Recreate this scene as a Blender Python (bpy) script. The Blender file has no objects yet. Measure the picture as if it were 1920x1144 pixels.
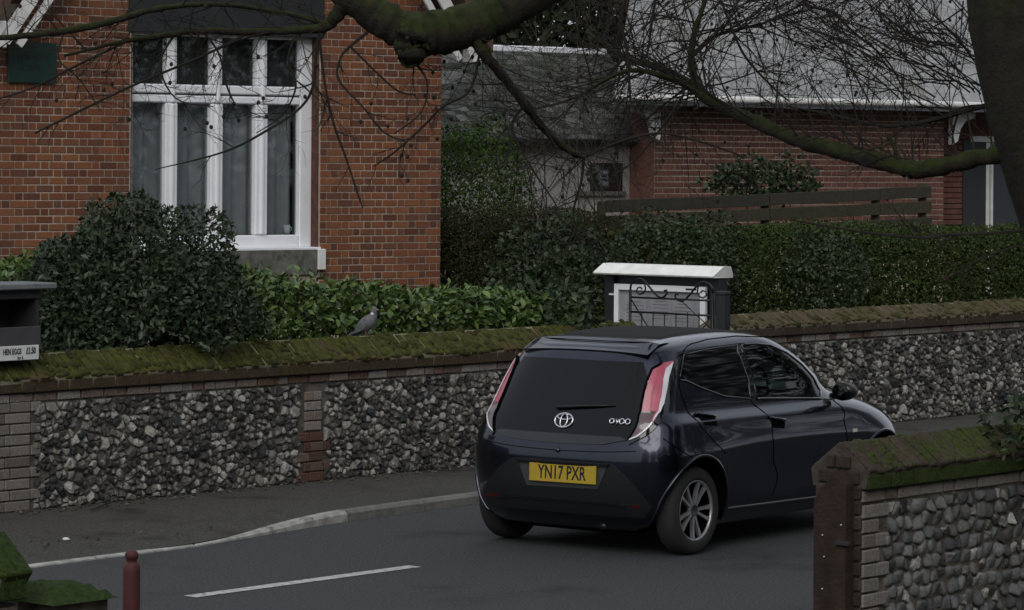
import bpy, bmesh, math, random
import numpy as np
from mathutils import Vector, Matrix
random.seed(7); np.random.seed(7)
S = bpy.context.scene
COL = S.collection
rad = math.radians

# ------------------------------------------------------------------ camera, sky, sun, exposure
FPX, HZ, CAMH, ROLL = 6000.0, 300.0, 2.64, rad(.4)      # focal length in photo pixels, horizon row, height
cam_d = bpy.data.cameras.new('camera'); cam = bpy.data.objects.new('camera', cam_d); COL.objects.link(cam)
cam_d.sensor_width = 36; cam_d.lens = FPX / 1920 * 36
cam_d.shift_y = -(572 - HZ) / 1920
cam_d.clip_start = .1; cam_d.clip_end = 2000
cam.matrix_world = Matrix.Translation((0, 0, CAMH)) @ Matrix.Rotation(rad(90), 4, 'X') @ Matrix.Rotation(ROLL, 4, 'Z')
S.camera = cam

SUN_EL, SUN_AZ = rad(36), rad(190)                       # azimuth clockwise from +Y
world = bpy.data.worlds.new('World'); S.world = world; world.use_nodes = True
wn = world.node_tree; wn.nodes.clear()
sky = wn.nodes.new('ShaderNodeTexSky'); sky.sky_type = 'NISHITA'; sky.sun_disc = False
sky.sun_elevation = SUN_EL; sky.sun_rotation = SUN_AZ; sky.dust_density = 6; sky.air_density = 1.0; sky.ozone_density = 1.5
hsv = wn.nodes.new('ShaderNodeHueSaturation'); hsv.inputs['Saturation'].default_value = .6
bgn = wn.nodes.new('ShaderNodeBackground'); bgn.inputs['Strength'].default_value = .085
won = wn.nodes.new('ShaderNodeOutputWorld')
ovc = wn.nodes.new('ShaderNodeMix'); ovc.data_type = 'RGBA'; ovc.inputs[0].default_value = .85; ovc.inputs[7].default_value = (6.2, 6.6, 7.3, 1)   # even cloud cover over the clear sky
wn.links.new(sky.outputs[0], hsv.inputs['Color']); wn.links.new(hsv.outputs[0], ovc.inputs[6]); wn.links.new(ovc.outputs[2], bgn.inputs['Color']); wn.links.new(bgn.outputs[0], won.inputs['Surface'])
sun_d = bpy.data.lights.new('sun', 'SUN'); sun_d.energy = 1.0; sun_d.angle = rad(40); sun_d.color = (1, .97, .93)
sun = bpy.data.objects.new('sun', sun_d); COL.objects.link(sun)
sdir = Vector((math.sin(SUN_AZ) * math.cos(SUN_EL), math.cos(SUN_AZ) * math.cos(SUN_EL), math.sin(SUN_EL)))
sun.rotation_euler = sdir.to_track_quat('Z', 'Y').to_euler(); sun.location = (0, 0, 30)
S.view_settings.view_transform = 'Standard'; S.view_settings.look = 'None'
S.view_settings.exposure = .12; S.view_settings.gamma = 1
S.render.engine = 'CYCLES'; S.cycles.max_bounces = 6; S.cycles.transparent_max_bounces = 12

# ------------------------------------------------------------------ helpers
def tag(o, label=None, cat=None, group=None, kind=None):
    if label: o['label'] = label
    if cat: o['category'] = cat
    if group: o['group'] = group
    if kind: o['kind'] = kind
    return o

def link(name, data, parent=None):
    o = bpy.data.objects.new(name, data); COL.objects.link(o)
    if parent: o.parent = parent
    return o

def thing(name, label, cat, loc=(0, 0, 0), rz=0, group=None):
    o = link(name, None); o.location = loc; o.rotation_euler = (0, 0, rz); o.empty_display_size = .2
    return tag(o, label, cat, group)

class MB:
    """collects shapes, builds ONE mesh object"""
    def __init__(s): s.v = []; s.f = []
    def add(s, vs, fs):
        k = len(s.v); s.v += [tuple(p) for p in vs]; s.f += [tuple(i + k for i in f) for f in fs]; return s
    def box(s, c, half, ax=None):
        c = Vector(c); ax = ax or (Vector((1, 0, 0)), Vector((0, 1, 0)), Vector((0, 0, 1)))
        vs = [c + ax[0] * (half[0] * i) + ax[1] * (half[1] * j) + ax[2] * (half[2] * k) for i in (-1, 1) for j in (-1, 1) for k in (-1, 1)]
        return s.add(vs, [(0, 1, 3, 2), (4, 6, 7, 5), (0, 4, 5, 1), (2, 3, 7, 6), (0, 2, 6, 4), (1, 5, 7, 3)])
    def bevbox(s, c, half, ax=None, b=.01):
        """box with its edges chamfered"""
        c = Vector(c); ax = ax or (Vector((1, 0, 0)), Vector((0, 1, 0)), Vector((0, 0, 1)))
        bm = bmesh.new(); bmesh.ops.create_cube(bm, size=2)
        for v in bm.verts: v.co = Vector((v.co.x * half[0], v.co.y * half[1], v.co.z * half[2]))
        bmesh.ops.bevel(bm, geom=bm.edges[:], offset=b, segments=1, affect='EDGES')
        bm.verts.index_update()
        vs = [c + ax[0] * v.co.x + ax[1] * v.co.y + ax[2] * v.co.z for v in bm.verts]
        fs = [[v.index for v in f.verts] for f in bm.faces]
        bm.free(); return s.add(vs, fs)
    def tube(s, pts, r, n=6, caps=True):
        pts = [Vector(p) for p in pts]; k = len(pts)
        rs = r if isinstance(r, (list, tuple)) else [r] * k
        vs = []; fs = []; prev = None
        for i, p in enumerate(pts):
            t = (pts[min(i + 1, k - 1)] - pts[max(i - 1, 0)])
            t = t.normalized() if t.length > 1e-9 else Vector((0, 0, 1))
            if prev is None:
                a = t.cross(Vector((0, 0, 1)));
                if a.length < .1: a = t.cross(Vector((1, 0, 0)))
            else: a = prev - t * prev.dot(t)
            a.normalize(); prev = a; b = t.cross(a)
            for j in range(n):
                w = 2 * math.pi * j / n; vs.append(p + (a * math.cos(w) + b * math.sin(w)) * rs[i])
        for i in range(k - 1):
            for j in range(n): fs.append((i * n + j, i * n + (j + 1) % n, (i + 1) * n + (j + 1) % n, (i + 1) * n + j))
        if caps: fs.append(tuple(range(n - 1, -1, -1))); fs.append(tuple((k - 1) * n + j for j in range(n)))
        return s.add(vs, fs)
    def lathe(s, prof, c=(0, 0, 0), n=16, ax=None):
        """prof: (radius, height) pairs about axis ax[2]"""
        c = Vector(c); ax = ax or (Vector((1, 0, 0)), Vector((0, 1, 0)), Vector((0, 0, 1))); vs = []; fs = []; k = len(prof)
        for r, h in prof:
            for j in range(n):
                w = 2 * math.pi * j / n; vs.append(c + ax[0] * (r * math.cos(w)) + ax[1] * (r * math.sin(w)) + ax[2] * h)
        for i in range(k - 1):
            for j in range(n): fs.append((i * n + j, i * n + (j + 1) % n, (i + 1) * n + (j + 1) % n, (i + 1) * n + j))
        return s.add(vs, fs)
    def prism(s, poly, dvec):
        """planar polygon (3D points) pushed along dvec"""
        n = len(poly); d = Vector(dvec); vs = [Vector(p) for p in poly] + [Vector(p) + d for p in poly]
        return s.add(vs, [tuple(range(n - 1, -1, -1)), tuple(range(n, 2 * n))] + [(i, (i + 1) % n, n + (i + 1) % n, n + i) for i in range(n)])
    def mesh(s, name, mat, smooth=False):
        me = bpy.data.meshes.new(name); me.from_pydata(s.v, [], s.f); me.update()
        bm = bmesh.new(); bm.from_mesh(me); bmesh.ops.recalc_face_normals(bm, faces=bm.faces[:]); bm.to_mesh(me); bm.free()
        if mat: me.materials.append(mat)
        if smooth: me.polygons.foreach_set('use_smooth', [True] * len(me.polygons))
        return me
    def build(s, name, mat, parent=None, smooth=False): return link(name, s.mesh(name, mat, smooth), parent)

def fast_mesh(name, V, Fc, mat, parent=None, smooth=False):
    """numpy verts (N,3), faces (M,k)"""
    me = bpy.data.meshes.new(name); V = np.asarray(V, np.float32); Fc = np.asarray(Fc, np.int32); k = Fc.shape[1]
    me.vertices.add(len(V)); me.vertices.foreach_set('co', V.ravel())
    me.loops.add(Fc.size); me.loops.foreach_set('vertex_index', Fc.ravel())
    me.polygons.add(len(Fc)); me.polygons.foreach_set('loop_start', np.arange(0, Fc.size, k, dtype=np.int32))
    me.polygons.foreach_set('loop_total', np.full(len(Fc), k, np.int32))
    if smooth: me.polygons.foreach_set('use_smooth', np.ones(len(Fc), bool))
    me.update(calc_edges=True); me.validate()
    if mat: me.materials.append(mat)
    return link(name, me, parent)

# ------------------------------------------------------------------ materials
MATS = {}
def mat(name, cols, scale=6., rough=.85, bump=0., bscale=None, rnd=None, rcols=None, rmix=1., moss=None, spec=.3, metal=0., coat=0., sub=None, detail=5, grain=.35):
    """cols: (a, b) mixed by noise; rcols: ramp picked per object ('obj') or per loose piece ('isl'); moss: (colour, threshold, scale, upward)"""
    if name in MATS: return MATS[name]
    m = bpy.data.materials.new(name); m.use_nodes = True; nt = m.node_tree; N = nt.nodes; L = nt.links
    P = N['Principled BSDF']; P.inputs['Roughness'].default_value = rough; P.inputs['Metallic'].default_value = metal
    P.inputs['Specular IOR Level'].default_value = spec
    if coat: P.inputs['Coat Weight'].default_value = coat; P.inputs['Coat Roughness'].default_value = .04
    geo = N.new('ShaderNodeNewGeometry')
    def noise(sc, det=detail, ro=.6):
        n = N.new('ShaderNodeTexNoise'); n.inputs['Scale'].default_value = sc; n.inputs['Detail'].default_value = det; n.inputs['Roughness'].default_value = ro
        L.new(geo.outputs['Position'], n.inputs['Vector']); return n.outputs['Fac']
    def ramp(fac, stops):
        r = N.new('ShaderNodeValToRGB'); e = r.color_ramp.elements
        while len(e) < len(stops): e.new(.5)
        for el, (p, c) in zip(e, stops): el.position = p; el.color = (*c, 1)
        L.new(fac, r.inputs['Fac']); return r.outputs['Color']
    def mix(f, a, b, mode='MIX'):
        x = N.new('ShaderNodeMix'); x.data_type = 'RGBA'; x.blend_type = mode
        if isinstance(f, (int, float)): x.inputs[0].default_value = f
        else: L.new(f, x.inputs[0])
        L.new(a, x.inputs[6]); L.new(b, x.inputs[7]); return x.outputs[2]
    c = ramp(noise(scale), [(.32, cols[0]), (.68, cols[1])])
    if rnd and rcols:
        if rnd == 'obj': src = N.new('ShaderNodeObjectInfo').outputs['Random']
        else: src = geo.outputs['Random Per Island']
        k = len(rcols); rc = ramp(src, [((i + .5) / k, q) for i, q in enumerate(rcols)])
        c = mix(rmix, c, rc)
        c = mix(grain, c, ramp(noise(scale * 3), [(.3, (.35, .35, .35)), (.7, (1.25, 1.25, 1.25))]), 'MULTIPLY')
    if moss:
        mc, th, msc, up = moss
        f = noise(msc, 6, .65); mm = N.new('ShaderNodeMath'); mm.operation = 'ADD'
        sx = N.new('ShaderNodeSeparateXYZ'); L.new(geo.outputs['Normal'], sx.inputs[0])
        ml = N.new('ShaderNodeMath'); ml.operation = 'MULTIPLY'; ml.inputs[1].default_value = up; L.new(sx.outputs['Z'], ml.inputs[0])
        L.new(f, mm.inputs[0]); L.new(ml.outputs[0], mm.inputs[1])
        fr = ramp(mm.outputs[0], [(max(0, th - .07), (0, 0, 0)), (min(1, th + .07), (1, 1, 1))])
        mcol = ramp(noise(msc * 6, 4), [(.3, tuple(q * .45 for q in mc)), (.7, tuple(q * 1.3 for q in mc))])
        c = mix(fr, c, mcol)
    L.new(c, P.inputs['Base Color'])
    if bump:
        b = N.new('ShaderNodeBump'); b.inputs['Strength'].default_value = bump; b.inputs['Distance'].default_value = .02
        L.new(noise(bscale or scale * 4, 6, .65), b.inputs['Height']); L.new(b.outputs[0], P.inputs['Normal'])
    MATS[name] = m; return m

def plain(name, col, rough=.5, metal=0., coat=0., spec=.5, emit=None):
    if name in MATS: return MATS[name]
    m = bpy.data.materials.new(name); m.use_nodes = True; N = m.node_tree.nodes; L = m.node_tree.links; P = N['Principled BSDF']
    P.inputs['Roughness'].default_value = rough; P.inputs['Metallic'].default_value = metal; P.inputs['Specular IOR Level'].default_value = spec
    if coat: P.inputs['Coat Weight'].default_value = coat; P.inputs['Coat Roughness'].default_value = .05
    n = N.new('ShaderNodeTexNoise'); n.inputs['Scale'].default_value = 9; n.inputs['Detail'].default_value = 5
    g = N.new('ShaderNodeNewGeometry'); L.new(g.outputs['Position'], n.inputs['Vector'])
    r = N.new('ShaderNodeValToRGB'); r.color_ramp.elements[0].position = .3; r.color_ramp.elements[1].position = .7
    r.color_ramp.elements[0].color = (*[q * .86 for q in col], 1); r.color_ramp.elements[1].color = (*[min(1, q * 1.08) for q in col], 1)
    L.new(n.outputs['Fac'], r.inputs['Fac']); L.new(r.outputs['Color'], P.inputs['Base Color'])
    MATS[name] = m; return m

def glass(name, tint=(.9, .95, .95), refl=1.0, rough=.02):
    """thin pane: see-through with a mirror reflection that grows at grazing angles"""
    if name in MATS: return MATS[name]
    m = bpy.data.materials.new(name); m.use_nodes = True; N = m.node_tree.nodes; L = m.node_tree.links; N.remove(N['Principled BSDF'])
    t = N.new('ShaderNodeBsdfTransparent'); t.inputs[0].default_value = (*tint, 1)
    g = N.new('ShaderNodeBsdfGlossy'); g.inputs['Roughness'].default_value = rough
    f = N.new('ShaderNodeFresnel'); f.inputs['IOR'].default_value = 1.52
    x = N.new('ShaderNodeMixShader'); mu = N.new('ShaderNodeMath'); mu.operation = 'MULTIPLY'; mu.inputs[1].default_value = refl
    L.new(f.outputs[0], mu.inputs[0]); L.new(mu.outputs[0], x.inputs[0]); L.new(t.outputs[0], x.inputs[1]); L.new(g.outputs[0], x.inputs[2])
    L.new(x.outputs[0], N['Material Output'].inputs['Surface']); MATS[name] = m; return m

RED = [(.12, .048, .028), (.19, .068, .034), (.25, .095, .042), (.15, .068, .044), (.27, .105, .046), (.115, .055, .038), (.20, .075, .038)]
m_mortar = mat('mortar', ((.40, .33, .26), (.52, .44, .36)), 14, .95, .4)
m_cjoint = mat('coping_mortar', ((.16, .15, .09), (.30, .28, .20)), 16, .95, .4)
m_brick_o = mat('red_brick', ((.3, .1, .05), (.2, .07, .04)), 20, .9, .35, 60, 'obj', RED)
m_brick_i = mat('red_brick_wall', ((.3, .1, .05), (.2, .07, .04)), 20, .9, .35, 60, 'isl', RED)
RED2 = [(.115, .055, .045), (.155, .068, .05), (.13, .062, .05), (.18, .08, .06)]
m_brick2_o = mat('dark_red_brick', ((.3, .1, .05), (.2, .07, .04)), 20, .9, .3, 60, 'obj', RED2)
m_brick2_i = mat('dark_red_brick_wall', ((.3, .1, .05), (.2, .07, .04)), 20, .9, .3, 60, 'isl', RED2)
FL = [(.014, .016, .02), (.028, .029, .033), (.05, .048, .045), (.13, .125, .11), (.36, .35, .31), (.56, .55, .50), (.02, .022, .028), (.07, .066, .058), (.035, .034, .033), (.24, .22, .19)]
m_flint_o = mat('flint', ((.05, .05, .05), (.3, .3, .3)), 22, .6, .7, 45, 'obj', FL, .85, grain=.8, moss=((.48, .46, .41), .60, 11, 0))
m_flint_i = mat('flint_mass', ((.05, .05, .05), (.3, .3, .3)), 22, .6, .7, 45, 'isl', FL, .85, grain=.8, moss=((.48, .46, .41), .60, 11, 0))
COB = [(.10, .105, .105), (.16, .165, .16), (.22, .22, .215), (.13, .13, .12), (.08, .08, .085)]
m_cob_o = mat('cobble_flint', ((.05, .05, .05), (.3, .3, .3)), 18, .7, .4, 40, 'obj', COB, .9, grain=.6)
m_bed = mat('wall_bedding', ((.06, .052, .042), (.17, .15, .12)), 9, .95, .7)
WB = [(.30, .28, .25), (.20, .15, .12), (.36, .34, .31), (.17, .085, .06), (.24, .215, .19), (.13, .07, .05)]
m_wbrick = mat('weathered_brick', ((.3, .3, .28), (.15, .09, .07)), 26, .9, .6, 50, 'obj', WB, .8, grain=.8)
QB = [(.22, .20, .18), (.17, .155, .14), (.26, .24, .21), (.14, .11, .09)]
m_quoin = mat('grey_quoin_brick', ((.3, .3, .28), (.15, .09, .07)), 20, .9, .4, 50, 'obj', QB, .85, grain=.5)
OLDB = [(.12, .06, .035), (.09, .055, .035), (.14, .085, .05), (.075, .05, .035)]
m_cope = mat('mossy_coping_brick', ((.1, .06, .04), (.07, .05, .03)), 14, .95, .6, 40, 'obj', OLDB, .9, moss=((.064, .068, .012), .46, 3.2, .12))
m_cope2 = mat('bare_coping_brick', ((.1, .06, .04), (.07, .05, .03)), 14, .95, 1., 40, 'obj', [(.065, .05, .036), (.05, .04, .03), (.085, .065, .046)], .9, moss=((.05, .075, .010), .60, 6, .1), grain=.8)
m_mossy = mat('moss_fillet', ((.075, .05, .032), (.05, .038, .025)), 14, 1., .8, 50, moss=((.055, .052, .014), .60, 4, .12))
m_thick = mat('thick_moss', ((.05, .06, .012), (.025, .04, .008)), 10, 1., 1., 60, moss=((.035, .062, .010), .42, 7, .1))
m_road = mat('asphalt', ((.036, .038, .040), (.112, .114, .115)), 55, .8, 1., 90, detail=4, moss=((.046, .046, .047), .60, .55, 0))
m_pave = mat('tarmac_footway', ((.038, .036, .032), (.118, .112, .100)), 50, .9, .8, 120, moss=((.050, .045, .035), .60, 1.2, 0), detail=4)
m_kerb = mat('concrete_kerb', ((.13, .13, .12), (.22, .215, .20)), 9, .9, .6)
m_kerbw = mat('worn_pale_kerb', ((.22, .22, .205), (.50, .49, .46)), 9, .9, .6)
m_line = mat('road_paint', ((.40, .40, .385), (.62, .62, .60)), 14, .8, .4, moss=((.10, .10, .10), .60, 22, 0))
m_soil = mat('soil', ((.03, .024, .016), (.05, .042, .026)), 5, 1., .5, moss=((.03, .045, .012), .55, 1.2, 0))
m_white = mat('white_paint', ((.80, .81, .84), (.88, .885, .91)), 5, .4, .05)
m_whiteb = mat('weathered_white_paint', ((.62, .62, .60), (.78, .78, .76)), 7, .6, .1)
m_cap = plain('bright_white_cap', (.9, .9, .86), .5)
m_dark = plain('dark_timber', (.018, .02, .022), .7)
m_black = plain('black_paint', (.012, .013, .015), .45)
m_iron = plain('wrought_iron', (.012, .013, .016), .4, .3)
m_stone = mat('grey_render', ((.08, .08, .065), (.19, .185, .165)), 9, .95, .5, moss=((.06, .065, .04), .58, 5, 0))
m_curtain = mat('grey_curtain', ((.40, .40, .41), (.50, .50, .515)), 3, .9)
m_room = plain('dim_room', (.02, .022, .025), .9)
m_pane = glass('window_glass', (.9, .93, .93), .6)
m_wood = mat('gatepost_wood', ((.022, .014, .011), (.042, .026, .019)), 7, .9, .8, 24)
m_fence = mat('weathered_board', ((.055, .048, .032), (.085, .075, .05)), 6, .9, .4, 30, 'obj', [(.045, .044, .024), (.036, .036, .029), (.05, .046, .027)], .8)
m_bark = mat('bark', ((.012, .010, .007), (.030, .026, .017)), 12, .95, 1., 16, moss=((.024, .032, .006), .53, 2.6, .22))
m_trunk = mat('trunk_bark', ((.014, .012, .009), (.03, .026, .019)), 7, .95, 1., 22, moss=((.024, .028, .010), .62, 2, 0))
m_twig = mat('twig', ((.014, .012, .010), (.028, .024, .018)), 5, .9)
m_twig2 = mat('pale_twig', ((.035, .032, .02), (.07, .063, .042)), 5, .9)
def leafmat(name, cols, rough=.45, spec=.4): return mat(name, (cols[0], cols[-1]), 3, rough, 0, None, 'isl', cols, .85, spec=spec, grain=.3)
m_shrub = leafmat('dark_shrub_leaf', [(.014, .028, .012), (.022, .042, .018), (.032, .056, .024), (.05, .072, .036)], .45, .35)
m_laurel = leafmat('laurel_leaf', [(.035, .075, .016), (.055, .11, .02), (.085, .145, .028), (.13, .19, .04)], .4, .5)
m_laurel_o = mat('laurel_leaf_single', ((.04, .09, .02), (.07, .13, .03)), 3, .38, 0, None, 'obj', [(.05, .10, .02), (.09, .16, .03), (.13, .20, .05), (.18, .25, .07)], .85, spec=.5)
m_hedge = leafmat('hedge_leaf', [(.026, .044, .012), (.038, .06, .016), (.052, .08, .02), (.07, .09, .028)], .75, .12)
m_hedged = leafmat('dull_hedge_leaf', [(.022, .027, .012), (.032, .039, .016), (.044, .052, .022), (.06, .052, .027)], .75, .1)
m_green = leafmat('green_bush_leaf', [(.04, .085, .014), (.06, .12, .02), (.085, .15, .03)], .65, .15)
m_ivy = leafmat('ivy_leaf', [(.014, .028, .012), (.022, .042, .016), (.032, .055, .022), (.06, .085, .045)], .5, .25)
m_ever = leafmat('evergreen_leaf', [(.012, .018, .008), (.02, .028, .012), (.028, .035, .016)], .7, .2)
# ------------------------------------------------------------------ frames and parenting
LOCAL = set()
def wm(o):
    m = Matrix.Translation(o.location) @ o.rotation_euler.to_matrix().to_4x4()
    return (wm(o.parent) @ o.matrix_parent_inverse @ m) if o.parent else m
def link(name, data, parent=None):
    """new object; parts are given in world coordinates unless the thing is LOCAL"""
    o = bpy.data.objects.new(name, data); COL.objects.link(o)
    if parent:
        o.parent = parent
        if parent in LOCAL: LOCAL.add(o)
        else: o.matrix_parent_inverse = wm(parent).inverted()
    return o
UP = Vector((0, 0, 1))
W0 = Vector((-3.53, 22.87, 0)); TD = Vector((.6548, .7558, 0)); QD = Vector((.7558, -.6548, 0))   # along the lane, towards the near side
def P(t, q, z=0.): return W0 + TD * t + QD * q + UP * z
def near_ray(u, v, Y):
    """a point Y metres down the lane that stands at this bearing"""
    a = (u - 960) / FPX; b = -(v - HZ) / FPX; c, s = math.cos(ROLL), math.sin(ROLL)
    return Vector(((a * c - b * s) * Y, Y, CAMH + (a * s + b * c) * Y))
TANG = math.atan2(TD.y, TD.x)

# ------------------------------------------------------------------ ground, road, pavement
g = MB().add([(-300, -300, -.05), (300, -300, -.05), (300, 300, -.05), (-300, 300, -.05)], [(0, 1, 2, 3)]).build('ground', m_soil); tag(g, kind='structure')
KQ = [(-40, 3.6), (-8, 2.6), (-4, 2.08), (-1.3, 1.87), (.05, 1.83), (1.0, 1.64), (1.68, 1.52), (2.6, 1.44), (3.33, 1.38), (6, 1.28), (10, 1.25), (60, 1.25)]
def lin(T, x):
    for (a, b), (c, d) in zip(T, T[1:]):
        if x <= c: return b + (d - b) * (x - a) / (c - a)
    return T[-1][1]
def zk(t): k = min(1, max(0, (t - .1) / 1.9)); return .018 + .062 * k * k * (3 - 2 * k)
road = MB().add([P(-60, 11.5), P(70, 11.5), P(70, .5), P(-60, .5)], [(0, 1, 2, 3)]).build('road', m_road); tag(road, kind='structure')
ts = [-40, -20, -8] + [-6 + .25 * i for i in range(90)] + [20, 30, 60]
mb = MB(); nq = 7
for t in ts:
    for j in range(nq):
        f = j / (nq - 1); q = -.4 + (lin(KQ, t) - .06 + .4) * f; fz = max(0, (q) / lin(KQ, t))
        mb.v.append(tuple(P(t, q, .10 + (zk(t) - .006 - .10) * fz ** 1.5)))
for i in range(len(ts) - 1):
    for j in range(nq - 1): mb.f.append((i * nq + j, i * nq + j + 1, (i + 1) * nq + j + 1, (i + 1) * nq + j))
pave = mb.build('pavement', m_pave, smooth=True); tag(pave, kind='structure')
t = -5.45
while t < 17:
    L = .915; a, b = t, t + L - .018; ta = .5 * (a + b); n = 5; mb = MB(); vs = []
    for i in range(n):
        tt = a + (b - a) * i / (n - 1); q = lin(KQ, tt); z = zk(tt)
        w = .095 if z > .05 else .095 * (.35 + .65 * (z - .022) / .028) if tt > -.4 else .05
        vs += [P(tt, q - w, z), P(tt, q - .022, z), P(tt, q, z - min(.022, z * .5)), P(tt, q + .008, -.06), P(tt, q - w, -.06)]
    fs = []
    for i in range(n - 1):
        for j in range(5): fs.append((i * 5 + j, i * 5 + (j + 1) % 5, (i + 1) * 5 + (j + 1) % 5, (i + 1) * 5 + j))
    fs += [(4, 3, 2, 1, 0), tuple((n - 1) * 5 + j for j in range(5))]
    mb.add(vs, fs).build('kerb_stone', m_kerbw if t < 1.5 else m_kerb, pave); t += L
for t0 in (-9.7, -3.7 + 2.0, 6.3, 12.3):
    mb = MB(); q0 = 3.55; n = 8
    top = [P(t0 + 2.0 * i / n, q0 + random.uniform(-.004, .004), .004) for i in range(n + 1)]
    bot = [P(t0 + 2.0 * i / n, q0 + .11 + random.uniform(-.004, .004), .004) for i in range(n + 1)]
    mb.add(top + bot, [(i, i + 1, n + 2 + i, n + 1 + i) for i in range(n)]).build('centre_line', m_line, road)
gard = MB().add([P(-60, -.3, .3), P(7.2, -.3, .3), P(7.25, -40, .5), P(-60, -40, .5)], [(0, 1, 2, 3)])
gard.add([P(8.45, -.3, .3), P(70, -.3, .3), P(70, -40, .5), P(8.45, -40, .5)], [(0, 1, 2, 3)])
gard.add([P(7.2, -.05, .1), P(8.45, -.05, .1), P(8.45, -40, .5), P(7.25, -40, .49)], [(0, 1, 2, 3)])
tag(gard.build('garden_ground', m_soil), kind='structure')
ng = MB().add([P(-60, 8.0, .03), P(70, 8.0, .03), P(70, 45, .03), P(-60, 45, .03)], [(0, 1, 2, 3)]).build('near_garden', m_soil); tag(ng, kind='structure')

# ------------------------------------------------------------------ flint walls
def clip(poly, px, pz, nx, nz):
    out = []; k = len(poly)
    for i in range(k):
        a, b = poly[i], poly[(i + 1) % k]; da = (a[0] - px) * nx + (a[1] - pz) * nz; db = (b[0] - px) * nx + (b[1] - pz) * nz
        if da <= 0: out.append(a)
        if (da < 0) != (db < 0) and da != db:
            w = da / (da - db); out.append((a[0] + (b[0] - a[0]) * w, a[1] + (b[1] - a[1]) * w))
    return out
def stones(t0, t1, z0, z1, holes, dmin, dmax, rnd, rows=None):
    """packed irregular stone outlines filling a wall panel"""
    pts = []; cell = {}
    def ok(t, z, r):
        ci, cj = int(t / .1), int(z / .1)
        for i in range(ci - 2, ci + 3):
            for j in range(cj - 2, cj + 3):
                for (a, b, c) in cell.get((i, j), ()):
                    if (a - t) ** 2 + (b - z) ** 2 < (.5 * (r + c)) ** 2: return False
        return True
    def put(t, z, r): pts.append((t, z, r)); cell.setdefault((int(t / .1), int(z / .1)), []).append((t, z, r))
    if rows:
        z = z0 + rows * .5; k = 0
        while z < z1:
            t = t0 + (k % 2) * rows * .4
            while t < t1:
                w = rows * rnd.uniform(.65, 1.5); put(t + w / 2, z + rnd.uniform(-.3, .3) * rows, w); t += w
            z += rows * rnd.uniform(.92, 1.08); k += 1
    else:
        for _ in range(int(20000 * (t1 - t0) * (z1 - z0) / 4)):
            t, z = rnd.uniform(t0, t1), rnd.uniform(z0, z1); r = dmin + (dmax - dmin) * rnd.random() ** 2.3
            if any(h[0] < t < h[1] and h[2] < z < h[3] for h in holes): continue
            if ok(t, z, r): put(t, z, r)
    res = []
    for (t, z, r) in pts:
        if any(h[0] - .005 < t < h[1] + .005 and h[2] < z < h[3] for h in holes): continue
        poly = [(t + .11 * math.cos(q), z + .11 * math.sin(q)) for q in [i * math.pi / 5 for i in range(10)]]
        ci, cj = int(t / .1), int(z / .1)
        for i in range(ci - 3, ci + 4):
            for j in range(cj - 3, cj + 4):
                for (a, b, c) in cell.get((i, j), ()):
                    dx, dz = a - t, b - z; D = math.hypot(dx, dz)
                    if 1e-6 < D < .24:
                        w = .5 * D * (2 * r / (r + c)) * .5 + .25 * D; w = min(max(w, .3 * D), .7 * D)
                        poly = clip(poly, t + dx / D * w, z + dz / D * w, dx / D, dz / D)
        poly = clip(poly, t0, 0, -1, 0); poly = clip(poly, t1, 0, 1, 0); poly = clip(poly, 0, z0, 0, -1); poly = clip(poly, 0, z1, 0, 1)
        for h in holes:
            if h[2] < z < h[3]:
                poly = clip(poly, h[1], 0, -1, 0) if t > h[1] else clip(poly, h[0], 0, 1, 0)
        if len(poly) < 3: continue
        # tidy: drop near-duplicate corners, pull in for the joint
        q = [poly[0]]
        for p in poly[1:]:
            if math.hypot(p[0] - q[-1][0], p[1] - q[-1][1]) > .011: q.append(p)
        if len(q) > 3 and math.hypot(q[0][0] - q[-1][0], q[0][1] - q[-1][1]) < .011: q.pop()
        if len(q) < 3: continue
        cx = sum(p[0] for p in q) / len(q); cz = sum(p[1] for p in q) / len(q)
        A = abs(sum(q[i][0] * q[(i + 1) % len(q)][1] - q[(i + 1) % len(q)][0] * q[i][1] for i in range(len(q)))) / 2
        if A < .0004: continue
        res.append((A, cx, cz, q))
    return res
def stone_geo(st, rnd, q0, bulge=1., rounded=False):
    """one stone as verts (relative to its centre on the wall face) and faces"""
    A, cx, cz, poly = st; n = len(poly); h = (.016 + .5 * math.sqrt(A) * rnd.uniform(.1, .5)) * bulge; gap = 1 - .007 / math.sqrt(A) * (1.5 if rounded else 1.3)
    tilt = (rnd.uniform(-.5, .5), rnd.uniform(-.5, .5)); vs = []; rings = ((1.0, -.02), (.97, .35), (.80, .8), (.40, 1.0)) if rounded else ((1.0, -.02), (.94, .5), (rnd.uniform(.35, .68), 1.0))
    for f, hh in rings:
        for (a, b) in poly:
            da, db = (a - cx) * gap * f, (b - cz) * gap * f
            if f < .96: da += rnd.uniform(-.14, .1) * (a - cx); db += rnd.uniform(-.14, .1) * (b - cz)
            dq = h * hh + (tilt[0] * da + tilt[1] * db if hh > .3 else 0)
            vs.append(TD * da + QD * dq + UP * db)
    k = len(rings); fs = []
    for r in range(k - 1):
        for i in range(n): fs.append((r * n + i, r * n + (i + 1) % n, (r + 1) * n + (i + 1) % n, (r + 1) * n + i))
    fs.append(tuple((k - 1) * n + i for i in range(n)))
    return P(cx, q0, cz), vs, fs
BOXF = [(0, 1, 3, 2), (4, 6, 7, 5), (0, 4, 5, 1), (2, 3, 7, 6), (0, 2, 6, 4), (1, 5, 7, 3)]
SHARED = {}
def brick_mesh(key, half, material, ax=None, b=.006):
    if key not in SHARED: SHARED[key] = MB().bevbox((0, 0, 0), half, ax, b).mesh(key, material)
    return SHARED[key]
WAX = (TD, QD, UP)
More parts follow.
